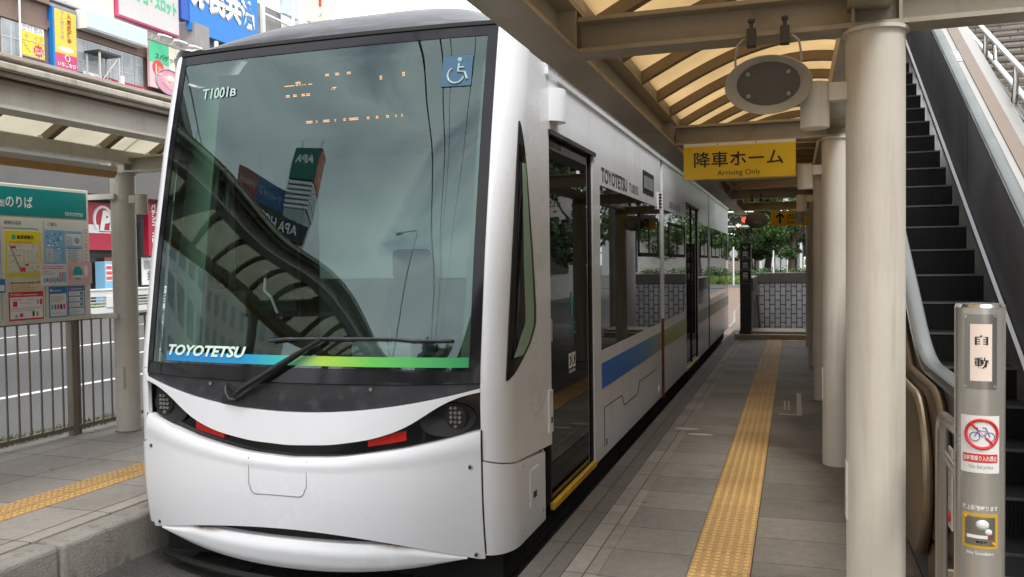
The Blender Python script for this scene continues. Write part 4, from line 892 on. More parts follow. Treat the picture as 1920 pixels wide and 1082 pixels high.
p = MB().box(BX + .006, BX + .012, 5.845, 6.13, 1.405, 1.60).build('poster', 'p_pale', b)
lines(5.86, 6.10, 1.555, 1.59, 2, 'p_red', p, .012, .1); lines(5.865, 6.0, 1.50, 1.545, 3, 'p_grey', p, .012)
for k in range(9): MB().box(BX + .012, BX + .0126, 5.87 + .028 * k, 5.892 + .028 * k, 1.43 + .01 * (k % 2), 1.475 + .05 * (k > 5)).build('picture', ['p_sky', 'p_teal', 'p_rose', 'p_grey'][k % 4], p)
p = MB().box(BX + .007, BX + .013, 6.13, 6.418, 1.415, 1.615).build('poster', 'p_pink', b)
MB().ell((BX + .013, 6.25, 1.515), .001, .058, .062, 20, 10).build('picture', 'p_teal', p); MB().box(BX + .0145, BX + .015, 6.20, 6.31, 1.47, 1.495).build('picture', 'p_pale', p); MB().ell((BX + .013, 6.35, 1.53), .001, .022, .06, 16, 10).build('balloon', 'p_white', p); lines(6.15, 6.18, 1.45, 1.58, 9, 'p_red', p, .013)
p = poster(5.93, 6.13, 1.118, 1.395, 'p_blue'); MB().box(BX + .004, BX + .005, 5.94, 6.12, 1.128, 1.33).build('sheet', 'p_pale', p); MB().cyl((BX + .004, 5.955, 1.362), (BX + .005, 5.955, 1.362), .012, n=14).build('mark', 'p_white', p); lines(5.975, 6.08, 1.355, 1.372, 1, 'p_white', p)
lines(5.95, 6.11, 1.26, 1.315, 4, 'p_orange', p); lines(5.95, 6.11, 1.15, 1.165, 2, 'p_grey', p)
for k in range(5): MB().box(BX + .005, BX + .0056, 5.95 + .033 * k, 5.972 + .033 * k, 1.19, 1.235).build('picture', ['p_grey', 'p_blue', 'p_red', 'black_letter', 'p_red'][k], p)
p = poster(6.14, 6.335, 1.122, 1.395, 'p_violet')
for k in range(3): MB().box(BX + .004, BX + .005, 6.15, 6.325, 1.20 + .052 * k, 1.243 + .052 * k).build('sheet', 'p_pale', p); lines(6.16, 6.26, 1.207 + .052 * k, 1.237 + .052 * k, 3, 'p_grey', p); MB().box(BX + .005, BX + .0056, 6.275, 6.315, 1.208 + .052 * k, 1.236 + .052 * k).build('picture', 'p_teal', p)
MB().box(BX + .004, BX + .005, 6.15, 6.325, 1.128, 1.19).build('sheet', 'p_pale', p); lines(6.155, 6.31, 1.365, 1.38, 1, 'p_white', p); lines(6.16, 6.28, 1.14, 1.18, 3, 'p_grey', p)
p = MB().box(BX + .005, BX + .010, 5.34, 5.485, 1.36, 1.475).build('poster', 'p_blue', b, bevel=.003); MB().box(BX + .0105, BX + .011, 5.43, 5.475, 1.375, 1.425).build('sheet', 'p_white', p)
lines(6.35, 6.395, 1.55, 1.95, 12, 'p_orange', b, .0005, .4, .2)
for y in (4.0, 6.25): MB().box(BX - .12, BX - .052, y - .03, y + .03, 0, 2.3).build('post', 'fence', b)
MB().box(BX - .03, -6.02, 6.405, 6.435, 2.20, 2.25).build('arm', 'board_white', b); MB().box(BX - .03, -6.02, 6.405, 6.435, 1.085, 1.125).build('arm', 'board_white', b)
MB().cyl((-6.05, 6.56, 2.195), (-6.05, 6.56, 2.255), .114, n=36).build('clamp_band', 'steel_paint_pale', b, smooth=True); MB().cyl((-6.05, 6.56, 1.085), (-6.05, 6.56, 1.13), .114, n=36).build('clamp_band', 'steel_paint_pale', b, smooth=True)
# long hanging signboard under the rear purlin, built as a slim cream bar
t = thing('long_signboard', 'long cream hanging signboard with an amber underside above the notice board', 'light fitting', (-5.70, 4.5, 2.36))
MB().prism([(-5.77, -2, 2.40), (-5.77, -2, 2.447), (-5.66, -2, 2.447), (-5.66, -2, 2.405)], (0, 8.08, 0)).build('housing', 'board_white', t)
MB().prism([(-5.765, -2, 2.399), (-5.665, -2, 2.403), (-5.70, -2, 2.352), (-5.74, -2, 2.352)], (0, 8.09, 0)).build('lower_face', 'signboard_amber', t)
# ================================================================== escalator and stairs
TN = math.tan(R(30)); EY = 5.0
def zi(y): return (y - EY) * TN
esc = thing('escalator', 'narrow escalator with dark steps rising behind the nearest round column', 'escalator', (1.08, 5.0, 0))
SX0, SX1 = .775, 1.385
for k in range(34):
    yn = 4.60 + k * .3464; z = .05 + zi(yn)
    if z < .0: z = .004
    if k < 2: z = .012 * k + .004
    st = MB().box(SX0, SX1, yn + .0, yn + .36, z - .006, z)
    st.box(SX0, SX1, yn + .002, yn + .012, z - .205, z - .007)
    for q in range(30): x = SX0 + .01 + q * .02; st.box(x, x + .007, yn - .004, yn + .0015, z - .19, z - .03)
    s_ = st.build('step', 'step', esc)
    MB().box(SX0, SX1, yn - .006, yn + .005, z - .012, z + .002).build('step_nosing', 'step_edge', s_)
MB().box(SX0 - .05, SX1 + .05, 3.2, 4.62, -.03, .006).build('landing_plate', 'steel', esc)
YE = 16.
def incl(x, dz, y0, y1, n=2): return [(x, y0 + (y1 - y0) * i / n, dz + zi(y0 + (y1 - y0) * i / n)) for i in range(n + 1)]
def rail_path(x, h=1.0):
    """handrail centre line: newel, flat run, transition, incline"""
    pts = []
    yf = 3.92; r = .30
    for i in range(13):
        a = PI * 1.5 - PI * i / 12 if False else -PI / 2 - PI * i / 12
        pts.append((x, yf + r * math.cos(a), h - r + r * math.sin(a)))
    for i in range(1, 9): pts.append((x, yf + i * (4.72 - yf) / 8, h))
    for i in range(1, 7): q = i / 6; y = 4.72 + q * .55; pts.append((x, y, h + (q ** 2) * .55 * TN * .5))
    y0 = 5.27; z0 = pts[-1][2]
    for i in range(1, 12): y = y0 + i; pts.append((x, y, z0 + (y - y0) * TN))
    return pts
for x, nm in ((.67, 'l'), (1.46, 'r')):
    pts = rail_path(x)
    MB().sweep(pts, [(-.040, -.016), (.040, -.016), (.040, .008), (.028, .018), (-.028, .018), (-.040, .008)]).build('handrail', 'rubber', esc, smooth=True, ang=50)
    MB().sweep([(a, b, c - .0) for a, b, c in pts], [(-.045, -.032), (.045, -.032), (.045, -.0165), (-.045, -.0165)]).build('handrail_guide', 'steel_bright', esc)
    # balustrade panel under the handrail
    def pol(inset, x0, wd, mat, name, low=.02):
        ins = []
        n = len(pts)
        for i, p in enumerate(pts):
            d = (Vector(pts[min(i + 1, n - 1)]) - Vector(pts[max(i - 1, 0)])).normalized(); nr = Vector((0, -d.z, d.y)); q = Vector(p) - nr * inset; ins.append((x0, q.y, q.z))
        yl = ins[-1][1]
        poly = ins + [(x0, yl, zi(yl) - .6), (x0, 5.7, -.15), (x0, 4.3, -.15)]
        return MB().prism(poly, (wd, 0, 0)).build(name, mat, esc)
    if nm == 'r':
        pol(.033, x - .025, .05, 'steel_dark', 'balustrade')
        MB().sweep(incl(1.415, .10, 4.5, YE), [(-.014, -.03), (.01, -.03), (.01, .02), (-.014, .01)]).build('skirt_trim', 'steel_dark', esc)
        for k in range(5): y = 6.2 + k * 2.1; MB().sweep([(x - .0258, y, zi(y) + .16), (x - .0258, y + .03, zi(y) + .93)], [(-.001, -.003), (.001, -.003), (.001, .003), (-.001, .003)]).build('panel_joint', 'matt_black', esc)
    else:
        pol(.033, x - .025, .05, 'steel_dark', 'balustrade')
        MB().sweep(incl(.755, .10, 4.5, YE), [(-.02, -.03), (.03, -.03), (.03, .015), (-.02, .035)]).build('skirt_trim', 'steel_bright', esc)
        # outer cladding, stepped in two layers with rounded newel ends
        def clad(x0, x1, yf, r, h, mat, name):
            poly = [(x0, yf + r - r * math.cos(a), h - r + r * math.sin(a)) for a in [R(-80 + 14 * q) for q in range(13)]]
            poly += [(x0, 5.2, h), (x0, YE, h + (YE - 5.2) * TN), (x0, YE, zi(YE) - .7), (x0, 5.6, .05)]
            return MB().prism(poly, (x1 - x0, 0, 0)).build(name, mat, esc, bevel=.02, smooth=True, ang=45)
        clad(.597, .645, 4.02, .36, .955, 'bronze', 'outer_cladding')
        clad(.545, .596, 4.20, .40, .90, 'bronze', 'outer_cladding')
MB().box(.60, .70, 3.95, 4.45, .0, .24).build('newel_base', 'bronze', esc, bevel=.01)
MB().box(.60, .602, 3.70, 3.702, 0, .001)
pl = MB().box(.598, .604, 3.78, 3.86, .45, .78).build('stop_button_plate', 'p_white', esc); text(list('非常停止ボタン'), (.597, 3.82, .66), (0, -1, 0), (0, 0, 1), .035, .22, 'black_letter', pl, vertical=True, ext=.001)
MB().cyl((.600, 3.82, .50), (.585, 3.82, .50), .022, n=16).build('stop_button', 'p_red', pl)
# deck between escalator and stairs
MB().sweep(incl(1.53, .975, 4.0, YE), [(-.025, -.03), (.035, -.03), (.035, .0), (-.025, .0)]).build('deck', 'steel', esc)
MB().sweep(incl(1.615, .98, 4.0, YE), [(-.05, -.04), (.05, -.04), (.05, .005), (-.05, .005)]).build('deck_edge', 'trim_brown', esc)
MB().sweep(incl(1.71, .975, 4.0, YE), [(-.045, -.05), (.05, -.05), (.05, .0), (-.045, .0)]).build('deck', 'steel', esc)
MB().sweep([(1.53, 9.3, .977 + zi(9.3)), (1.53, 9.55, .977 + zi(9.55))], [(-.02, .0), (.03, .0), (.03, .003), (-.02, .003)]).build('notice', 'p_white', esc)
# stairs to the right of it
SLP = .474
def zs(y): return 3.11 + SLP * (y - 8.26) - .95
sta = thing('staircase', 'wide tiled stairs with steel handrails climbing beside the escalator', 'stairs', (3.5, 5, 0))
mb = MB(); k = 0
while True:
    z = .15 * k; y = 3.71 + z / SLP
    if z > 7: break
    mb.box(1.86, 6.0, y, y + .36, z - .15, z); k += 1
mb.build('steps', 'stair', sta)
nb = MB()
for q in range(1, k): z = .15 * q; y = 3.71 + z / SLP; nb.box(1.86, 6.0, y - .012, y + .03, z - .03, z + .004)
nb.build('nosings', 'granite', sta)
sl = lambda x, dz, y0, y1: [(x, y0, zs(y0) + dz), (x, y1, zs(y1) + dz)]
MB().sweep(sl(1.825, .0, 4, YE), [(-.04, -.30), (.03, -.30), (.03, .08), (-.04, .08)]).build('stringer', 'trim_brown', sta)
MB().sweep(sl(1.83, .35, 4, YE), [(-.006, -.22), (.006, -.22), (.006, .22), (-.006, .22)]).build('glass_panel', 'green_glass', sta)
MB().tube(sl(1.85, .95, 6.4, YE), .024, 12).build('handrail', 'steel_bright', sta, smooth=True)
MB().tube(sl(1.88, .70, 6.0, YE), .027, 12).build('lower_handrail', 'plain_white', sta, smooth=True)
MB().sweep(sl(1.83, .60, 4, YE), [(-.03, -.015), (.03, -.015), (.03, .015), (-.03, .015)]).build('mid_rail', 'steel', sta)
for y in (7.3, 8.55, 9.8, 11.05, 12.3): MB().tube([(1.83, y, zs(y) + .05), (1.83, y - .02, zs(y) + .5), (1.84, y - .06, zs(y) + .78), (1.85, y + .02, zs(y) + .95)], [.030, .030, .024, .016], 8).build('rail_post', 'steel', sta, smooth=True)
MB().tube([(1.86, 9.75, zs(9.75) + .95), (1.88, 9.55, zs(9.6) + .86), (1.89, 9.5, zs(9.5) + .66), (1.86, 9.62, zs(9.6) + .62)], .022, 10).build('rail_end', 'steel', sta, smooth=True)
# bollard with lit panel and stickers
bo_ = thing('escalator_post', 'round stainless post with a lit panel and a no bicycles sticker', 'post', (.553, 3.0, 0))
BXc, BY, BR = .553, 3.0, .071
MB().cyl((BXc, BY, 0), (BXc, BY, 1.395), BR, n=48).build('body', 'steel_post', bo_, smooth=True); MB().cyl((BXc, BY, 1.395), (BXc, BY, 1.405), BR + .001, BR - .004, 48).build('cap', 'steel_bright', bo_, smooth=True)
FA = math.atan2(-BY, -BXc) + R(2)     # direction the labels face: towards someone waiting on the platform
def bc(a, z, d=0.): q = FA + a / BR; return Vector((BXc + (BR + d) * math.cos(q), BY + (BR + d) * math.sin(q), z))
def wrap(name, mat, a0, a1, z0, z1, d, parent, t=.002): return MB().grid(lambda s, q: bc(a0 + (a1 - a0) * s, z0 + (z1 - z0) * q, d), 14, 1, lambda s, q: bc(a0 + (a1 - a0) * s, z0 + (z1 - z0) * q, d - t)).build(name, mat, parent, smooth=True)
def wtext(s, a, z, w_, h_, mat, parent, d=.005, **k): return text(s, None, None, None, w_, h_, mat, parent, fn=lambda p, q: bc(a + p, z + q, d), **k)
def wtube(pts, r, mat, parent, d=.005, name='mark'): return MB().tube([bc(a, z, d) for a, z in pts], r, 6).build(name, mat, parent)
fp = wrap('face_plate', 'steel', -.046, .046, 1.145, 1.375, .002, bo_); lp = wrap('lit_panel', 'panel_glow', -.028, .030, 1.17, 1.345, .004, bo_)
wtext('自', .002, 1.296, .034, .030, 'black_letter', lp, bold=.012); wtext('動', .002, 1.226, .036, .034, 'black_letter', lp, bold=.008)
for a, z in ((-.040, 1.368), (.040, 1.368), (-.040, 1.152), (.040, 1.152)): MB().cyl(bc(a, z, .001), bc(a, z, .005), .0045, n=10).build('screw', 'steel_bright', fp)
sk = wrap('sticker', 'p_white', -.058, .056, .885, 1.062, .0012, bo_)
wtube([(.004 + .044 * math.cos(q), 1.006 + .044 * math.sin(q)) for q in [R(10 * i) for i in range(37)]], .0052, 'p_red', sk, .0015)
wtube([(-.026, 1.038), (.034, .974)], .0042, 'p_red', sk, .004)
for a in (-.015, .026): wtube([(a + .0135 * math.cos(q), .998 + .0135 * math.sin(q)) for q in [R(20 * i) for i in range(19)]], .0014, 'p_violet', sk, .002)
wtube([(-.015, .998), (-.006, 1.018), (.016, 1.014), (.006, .998), (-.008, 1.013)], .0016, 'p_violet', sk, .002); wtube([(.026, .998), (.014, 1.026), (.006, 1.027)], .0016, 'p_violet', sk, .002); wtube([(-.008, 1.026), (-.014, 1.024), (-.006, 1.024)], .002, 'p_violet', sk, .002)
rb = wrap('red_strip', 'p_red', -.049, .049, .918, .944, .0022, sk, .001); wtext('自転車乗り入れ禁止', .0, .931, .092, .017, 'p_white', rb, .0028, bold=.02); wtext('No bicycles', .002, .903, .066, .015, 'p_grey', sk, .0022)
ns = wrap('sticker', 'p_orange_yellow', -.052, .052, .650, .758, .0012, bo_)
wrap('sticker_face', 'steel', -.042, .042, .660, .748, .0022, ns, .001); wtube([(-.045, .75), (.040, .664)], .005, 'p_orange_yellow', ns, .002)
wtext('路上禁煙守ります', .0, .776, .100, .016, 'p_white', bo_, .002, bold=.03); wtext('No Smoking', .0, .634, .074, .014, 'p_white', bo_, .002, bold=.02)
MB().ell(bc(.006, .725, .0), .019, .012, .016, 12, 8).build('smoke_puff', 'p_pale', ns); MB().ell(bc(.022, .703, .001), .011, .008, .010, 12, 8).build('smoke_puff', 'p_pale', ns)
wrap('cigarette', 'p_white', -.036, .020, .682, .692, .0035, ns, .001); wrap('cigarette_tip', 'p_rustbrown', .021, .034, .682, .692, .0035, ns, .001); wtext('豊橋市', .003, .671, .030, .008, 'black_letter', ns, .0035, bold=.02)
# tube barrier behind the bollard
tb = thing('tube_barrier', 'bent stainless tube barrier standing behind the round post', 'barrier', (.52, 3.5, 0))
MB().tube([(.522, 3.52, 0), (.522, 3.52, .90), (.522, 3.505, .945), (.522, 3.47, .962), (.53, 3.1, .962)], .0215, 14).build('frame', 'steel', tb, smooth=True)
MB().tube([(.522, 3.51, .83), (.53, 3.1, .80)], .014, 12).build('lower_bar', 'steel', tb, smooth=True)

# pedestrian deck overhead, reached by the escalator
pd = thing('pedestrian_deck', 'concrete pedestrian deck overhead above the far half of the platform', 'footbridge', (5, 16, 4.6))
MB().box(-1.9, .45, 9.4, 15.2, 4.6, 5.15).build('slab', 'concrete', pd); MB().box(.452, 12, 14.2, 22, 4.6, 5.15).build('slab', 'concrete', pd); MB().box(-2.0, -1.905, 9.3, 15.2, 4.5, 6.2).build('parapet', 'concrete', pd)
for x, y in ((.9, 19.4), (7, 15.5), (7, 20)): MB().cyl((x, y, 0), (x, y, 4.6), .3, n=24).build('pier', 'concrete', pd, smooth=True)

# station building closing the right-hand side, seen mirrored in the tram windows
sw = thing('station_wall', 'long grey brown station building rising beyond the tiled stairs', 'building', (12, 22, 0))
MB().box(8.5, 20, -14, 46, -.3, 11).build('wall', 'concrete', sw)
for k in range(3):
    for q in range(11): MB().box(8.44, 8.5, -12 + q * 5.2, -8.2 + q * 5.2, 1.0 + k * 4.0, 3.4 + k * 4.0).build('window', 'dark_shop', sw)
# ================================================================== stairwell and street at the far end
ud = thing('underpass_entrance', 'grey tiled stairwell wall with granite coping at the end of the platform', 'stairwell', (-.2, 18.5, 0))
MB().box(-1.12, .9, 17.30, 17.9, -.05, .10).build('threshold', 'granite_step', ud, bevel=.01)
MB().box(-1.05, .9, 17.45, 18.3, .10, .15).build('threshold', 'granite_step', ud, bevel=.01)
MB().box(-.80, 1.2, 20.0, 20.25, -2.5, 1.03).build('back_wall', 'tile_grey', ud); MB().box(-.84, 1.2, 19.98, 20.28, 1.032, 1.26).build('coping', 'granite', ud, bevel=.01)
MB().box(-.98, -.802, 17.6, 20.25, -2.5, .93).build('side_wall', 'tile_brown', ud); MB().box(-1.0, -.78, 17.62, 19.975, .932, 1.20).build('coping', 'granite', ud, bevel=.01)
for k in range(6): MB().box(-.80, 1.2, 18.3 + .3 * k, 18.6 + .3 * k, -2.5, .0 - .16 * k).build('stair_step', 'granite', ud)
MB().tube([(-.72, 17.9, .88), (-.72, 18.2, .86), (-.72, 18.9, .45), (-.72, 19.9, -.12)], .03, 10).build('handrail', 'steel', ud, smooth=True)
MB().tube([(-.76, 17.95, .72), (-.74, 17.95, .55), (-.76, 17.95, .48)], .016, 8).build('rail_bracket', 'steel', ud)
ip = thing('information_pillar', 'tall black information pillar with white pictograms before the tiled stairwell', 'sign', (-.91, 17.5, .1))
MB().box(-1.015, -.805, 17.35, 17.52, .10, 1.90).build('body', 'pillar_dark', ip, bevel=.006)
def ib(x0, x1, z0, z1, m='p_pale'): return MB().box(x0, x1, 17.346, 17.351, z0, z1).build('pictogram', m, ip)
XP = -.91
for z in (1.68, 1.46, 1.265): ib(XP - .045, XP + .045, z - .045, z + .045)
for a in (-.022, .022):
    MB().box(XP + a - .010, XP + a + .010, 17.343, 17.347, 1.65, 1.695).build('figure', 'black_letter', ip); MB().ell((XP + a, 17.345, 1.707), .009, .002, .009, 10, 6).build('figure', 'black_letter', ip)
MB().box(XP - .035, XP + .035, 17.343, 17.347, 1.44, 1.485).build('figure', 'black_letter', ip); MB().box(XP - .025, XP + .025, 17.341, 17.344, 1.462, 1.478).build('figure', 'p_pale', ip)
MB().ell((XP, 17.345, 1.265), .028, .002, .024, 12, 8).build('figure', 'p_grey', ip)
MB().prism([(XP - .045, 17.347, 1.82), (XP - .032, 17.347, 1.83), (XP + .02, 17.347, 1.775), (XP + .007, 17.347, 1.765)], (0, -.003, 0)).build('pictogram', 'p_pale', ip); MB().tube([(XP + .015, 17.347, 1.80), (XP + .04, 17.347, 1.825)], .005, 5).build('pictogram', 'p_pale', ip)
for tx, z, w_ in (('トイレ・券売所', 1.605, .17), ('バスのりば', 1.385, .15), ('駐輪場', 1.195, .11)):
    text(tx, (XP, 17.349, z), (1, 0, 0), (0, 0, 1), w_, .036, 'p_pale', ip); MB().box(XP - .08, XP + .08, 17.346, 17.35, z - .038, z - .034).build('rule', 'p_grey', ip)
text('ホテル・病院方面', (XP, 17.349, 1.10), (1, 0, 0), (0, 0, 1), .17, .024, 'p_grey', ip)
# trees
def leafball(mb, c, r, n, size, rnd, flatz=.8):
    for _ in range(n):
        d = Vector((rnd.gauss(0, 1), rnd.gauss(0, 1), rnd.gauss(0, 1))).normalized() * r * (rnd.random() ** .38); d.z *= flatz
        p = Vector(c) + d; a = Vector((rnd.gauss(0, 1), rnd.gauss(0, 1), rnd.gauss(0, .8) + .5)).normalized(); t = a.orthogonal().normalized(); t = (Matrix.Rotation(rnd.uniform(0, 6.28), 3, a) @ t); b = a.cross(t); s = size * rnd.uniform(.6, 1.4)
        mb.add([p - t * s, p + b * s * .55, p + t * s, p - b * s * .55], [(0, 1, 2, 3)])
def tree(x, y, h, tr, label, seed, mat='leaf_a', bark='bark', crown=2.6, base=2.4, n=70, lean=0., group='street trees beyond the stairwell', lsz=.11, low=True):
    rnd = random.Random(seed); z0 = GZ
    t = thing('street_tree', label, 'tree', (x, y, z0), group)
    pts = [(x + lean * q + .08 * math.sin(q * 5 + seed), y, z0 + base * 1.15 * q) for q in [i / 6 for i in range(7)]]
    mb = MB().tube(pts, [tr * (1.25 - .45 * i / 6) for i in range(7)], 10); top = Vector(pts[-1]); tips = []
    for k in range(7):
        a = 2 * PI * k / 7 + rnd.uniform(-.4, .4); ln = crown * rnd.uniform(.55, .95); st = top - Vector((0, 0, rnd.uniform(0, .3) * base))
        e = st + Vector((math.cos(a) * ln, math.sin(a) * ln, rnd.uniform(.35, 1.) * (h - base) * .8)); m_ = st.lerp(e, .5) + Vector((rnd.uniform(-.2, .2), 0, rnd.uniform(-.3, .1)))
        mb.tube([st, m_, e], [tr * .5, tr * .32, tr * .12], 7); tips += [e, m_.lerp(e, .5)]
    mb.build('trunk', bark, t, smooth=True)
    cb = MB()
    for p in tips: leafball(cb, p + Vector((rnd.gauss(0, .25), rnd.gauss(0, .25), .1)), crown * rnd.uniform(.24, .42), n, lsz, rnd)
    for k in range(14):
        a = rnd.uniform(0, 6.28); rr = crown * math.sqrt(rnd.random()) * 1.05; leafball(cb, (top.x + rr * math.cos(a), top.y + rr * math.sin(a), top.z + rnd.uniform(.25, 1.) * (h - base) * .95), crown * rnd.uniform(.2, .36), n, lsz, rnd)
    for k in range(16 if low else 0):
        a = rnd.uniform(0, 6.28); rr = crown * rnd.uniform(.35, 1.1); leafball(cb, (top.x + rr * math.cos(a), top.y + rr * math.sin(a), top.z + rnd.uniform(-.25, .30) * (h - base) * .5), crown * rnd.uniform(.16, .28), n, lsz, rnd, .6)
    cb.build('crown', mat, t)
    return t
tree(-.15, 75, 13, .25, 'gnarled tree with a forked pale trunk behind the tiled stairwell wall', 3, 'leaf_a', 'bark', 4.8, 3.1, 330, lsz=.15)
tree(-3.4, 76, 13, .20, 'slim tree rising just right of the black information pillar', 8, 'leaf_b', 'bark', 4.6, 3.0, 300, -.2, lsz=.15)
tree(-2.6, 84, 14, .30, 'dark thick trunked tree between the slim tree and the forked tree', 12, 'leaf_b', 'bark_dark', 5.2, 3.3, 300, .5, lsz=.16)
tree(-8.5, 80, 13, .25, 'leafy tree showing between the tram rear and the black information pillar', 21, 'leaf_a', 'bark_dark', 5.2, 2.8, 330, lsz=.15)
tree(5.5, 80, 13, .25, 'broad leafy tree half hidden by the platform columns', 30, 'leaf_a', 'bark', 5, 3.2, 300, lsz=.15)
tree(-15, 90, 14, .3, 'far tree standing behind the rear of the tram', 33, 'leaf_b', 'bark_dark', 5.5, 4, 250, lsz=.17)
rh = random.Random(2); hb = MB()
for k in range(190):
    leafball(hb, (rh.uniform(-6.5, 9), rh.uniform(70, 71.4), rh.uniform(GZ + .2, .72)), .55, 60, .085, rh)
tag(hb.build('hedge', 'hedge'), 'clipped green hedge running behind the stairwell wall', 'hedge')
blades('verge_grass', -11.0, 6, 67.0, 69.8, GZ, 6000, .6)
# poles, signal
p = thing('road_sign_pole', 'white pole with round road sign seen edge on beyond the tram', 'sign pole', (-4.25, 65, GZ))
MB().cyl((-4.25, 65, GZ), (-4.25, 65, 2.55), .05, n=10).build('pole', 'plain_white', p); MB().cyl((-4.25, 65.07, 2.05), (-4.25, 65.1, 2.05), .30, n=20).build('sign_disc', 'p_grey', p)
p = thing('pole', 'thin plain white pole behind the tiled stairwell wall', 'pole', (-1.45, 66, GZ)); MB().cyl((-1.45, 66, GZ), (-1.45, 66, 2.2), .045, n=10).build('shaft', 'plain_white', p); MB().cyl((-1.45, 66, 2.2), (-1.45, 66, 2.25), .055, n=10).build('cap', 'plain_white', p)
s = thing('traffic_signal', 'horizontal traffic signal showing red with a white arrow below', 'traffic signal', (-3.6, 60, 4.3))
MB().box(-4.2, -2.95, 60, 60.3, 4.10, 4.52).build('housing', 'interior', s, bevel=.05)
for x, m in ((-3.95, 'matt_black'), (-3.57, 'matt_black'), (-3.19, 'signal_red')): MB().cyl((x, 59.97, 4.31), (x, 59.99, 4.31), .19, n=20).build('lamp', m, s)
for x in (-3.95, -3.57, -3.19): MB().tube([(x + .19 * math.cos(a), 59.9, 4.31 + .19 * math.sin(a)) for a in [R(10 * q) for q in range(19)]], .02, 5).build('hood', 'matt_black', s)
MB().box(-3.75, -3.4, 60, 60.2, 3.78, 4.06).build('arrow_housing', 'interior', s); MB().tube([(-3.42, 59.97, 3.92), (-3.68, 59.97, 3.92)], .035, 5).build('arrow', 'signal_arrow', s); MB().tube([(-3.58, 59.97, 4.02), (-3.70, 59.97, 3.92), (-3.58, 59.97, 3.82)], .035, 5).build('arrow', 'signal_arrow', s)
for z in (4.31, 3.86, 4.85): MB().tube([(-14, 60.2, z), (-2.6, 60.2, z)], .06, 8).build('arm', 'p_pale', s)
MB().cyl((-14, 60.2, GZ), (-14, 60.2, 6), .12, n=12).build('mast', 'p_pale', s)
# buildings and canopy beyond the trees
b = thing('station_building', 'low pale building with tiled wall beyond the trees at the end of the tram', 'building', (-3, 100, GZ))
MB().box(-16, -4.3, 100, 110, GZ, 3.3).build('wall', 'tile_far', b); MB().box(-4.2, 15, 102, 110, GZ, 5.0).build('wall', 'concrete', b); MB().box(-16, 15, 99, 110, 5.02, 5.9).build('fascia', 'p_pale', b)
for x in (-3.7, -2.4, -.8, .6, 2.6, 4.2): MB().box(x, x + .25, 99.6, 99.9, GZ, 5.0).build('column', 'plain_white', b)
for x, w_ in ((-3.2, .6), (-2.0, 1.1), (1.0, 1.4), (3.2, .8), (-.4, .7)): MB().box(x, x + w_, 101.9, 101.97, .1, 4.2).build('window', 'dark_shop', b)
for x, m in ((-3.6, 'p_white'), (-2.0, 'p_white'), (-1.4, 'p_pale')): MB().box(x, x + .5, 101.0, 101.06, .4, 3.2).build('poster', m, b)
b2 = thing('dark_glass_building', 'dark glass fronted building with a pale canopy at the far right', 'building', (3.5, 116, GZ))
MB().box(.9, 22, 114, 125, GZ, 20).build('wall', 'interior_grey', b2); MB().box(1.0, 20, 113.9, 113.97, .2, 5.5).build('shop_window', 'dark_shop', b2); MB().box(.6, 20, 111, 114, 5.55, 6.0).build('canopy', 'plain_white', b2)
for k in range(4):
    for q in range(7): MB().box(1.6 + q * 2.7, 3.4 + q * 2.7, 113.9, 113.97, 7 + k * 3.2, 9.2 + k * 3.2).build('window', 'win_far', b2)
v = thing('van', 'small white van parked beyond the hedge at far right', 'van', (1.6, 90, GZ))
vb = MB(); vb.prism([(.9, 89.0, .05), (.9, 89.0, .85), (.9, 89.35, 1.05), (.9, 89.75, 1.75), (.9, 90.0, 1.82), (.9, 93.3, 1.82), (.9, 93.4, .05)], (1.5, 0, 0)); vb.build('body', 'plain_white', v, bevel=.06)
MB().prism([(1.02, 89.30, 1.05), (2.28, 89.30, 1.05), (2.22, 89.68, 1.68), (1.08, 89.68, 1.68)], (0, -.04, .02)).build('windscreen', 'dark_shop', v)
for x in (1.0, 2.08): MB().box(x, x + .22, 88.96, 89.0, .58, .75).build('headlight', 'p_pale', v)
MB().box(1.45, 1.85, 88.97, 89.0, .25, .37).build('number_plate', 'p_white', v); MB().box(.92, 2.38, 88.97, 89.0, .1, .17).build('bumper', 'interior', v)
for x in (.9, 2.22):
    for y in (89.9, 92.5): MB().cyl((x, y, .05), (x + .18, y, .05), .30, n=18).build('wheel', 'matt_black', v)

tree(6.2, 27, 7.5, .14, 'small street tree between the stairwell and the station building', 51, 'leaf_b', 'bark_dark', 2.6, 2.2, 160, lsz=.11)
tree(5.4, 36, 8, .15, 'second small street tree farther along the station building', 57, 'leaf_a', 'bark_dark', 2.8, 2.3, 160, lsz=.11)
# ================================================================== shops across the road (facade faces +x)
FX = -32.
RTf, UPf = (0, 1, 0), (0, 0, 1)
def fbox(name, mat, parent, y0, y1, z0, z1, d0=0., d1=.1, bevel=0.): return MB().box(FX + d0, FX + d1, y0, y1, z0, z1).build(name, mat, parent, bevel=bevel)
def ftext(s, y, z, w_, h_, mat, parent, d=.2, **k): return text(s, (FX + d, y, z), RTf, UPf, w_, h_, mat, parent, ext=.01, **k)
sb = thing('shop_building', 'brown rendered shop building with window bands and many signs across the road', 'building', (FX - 5, 33, GZ))
MB().box(FX - 10, FX, 5, 42, GZ - .1, 13.45).build('wall', 'brown_wall', sb)
MB().box(FX - 10, FX + .25, 5, 30.3, 13.45, 13.8).build('parapet', 'brown_wall', sb); MB().box(FX - .1, FX + .18, 30.35, 42, 13.45, 13.6).build('parapet', 'grey_wall', sb)
MB().box(FX, FX + .12, 5, 30.28, 10.55, 10.75).build('string_course', 'brown_wall', sb); MB().box(FX, FX + .12, 5, 30.28, 12.33, 12.5).build('string_course', 'brown_wall', sb)
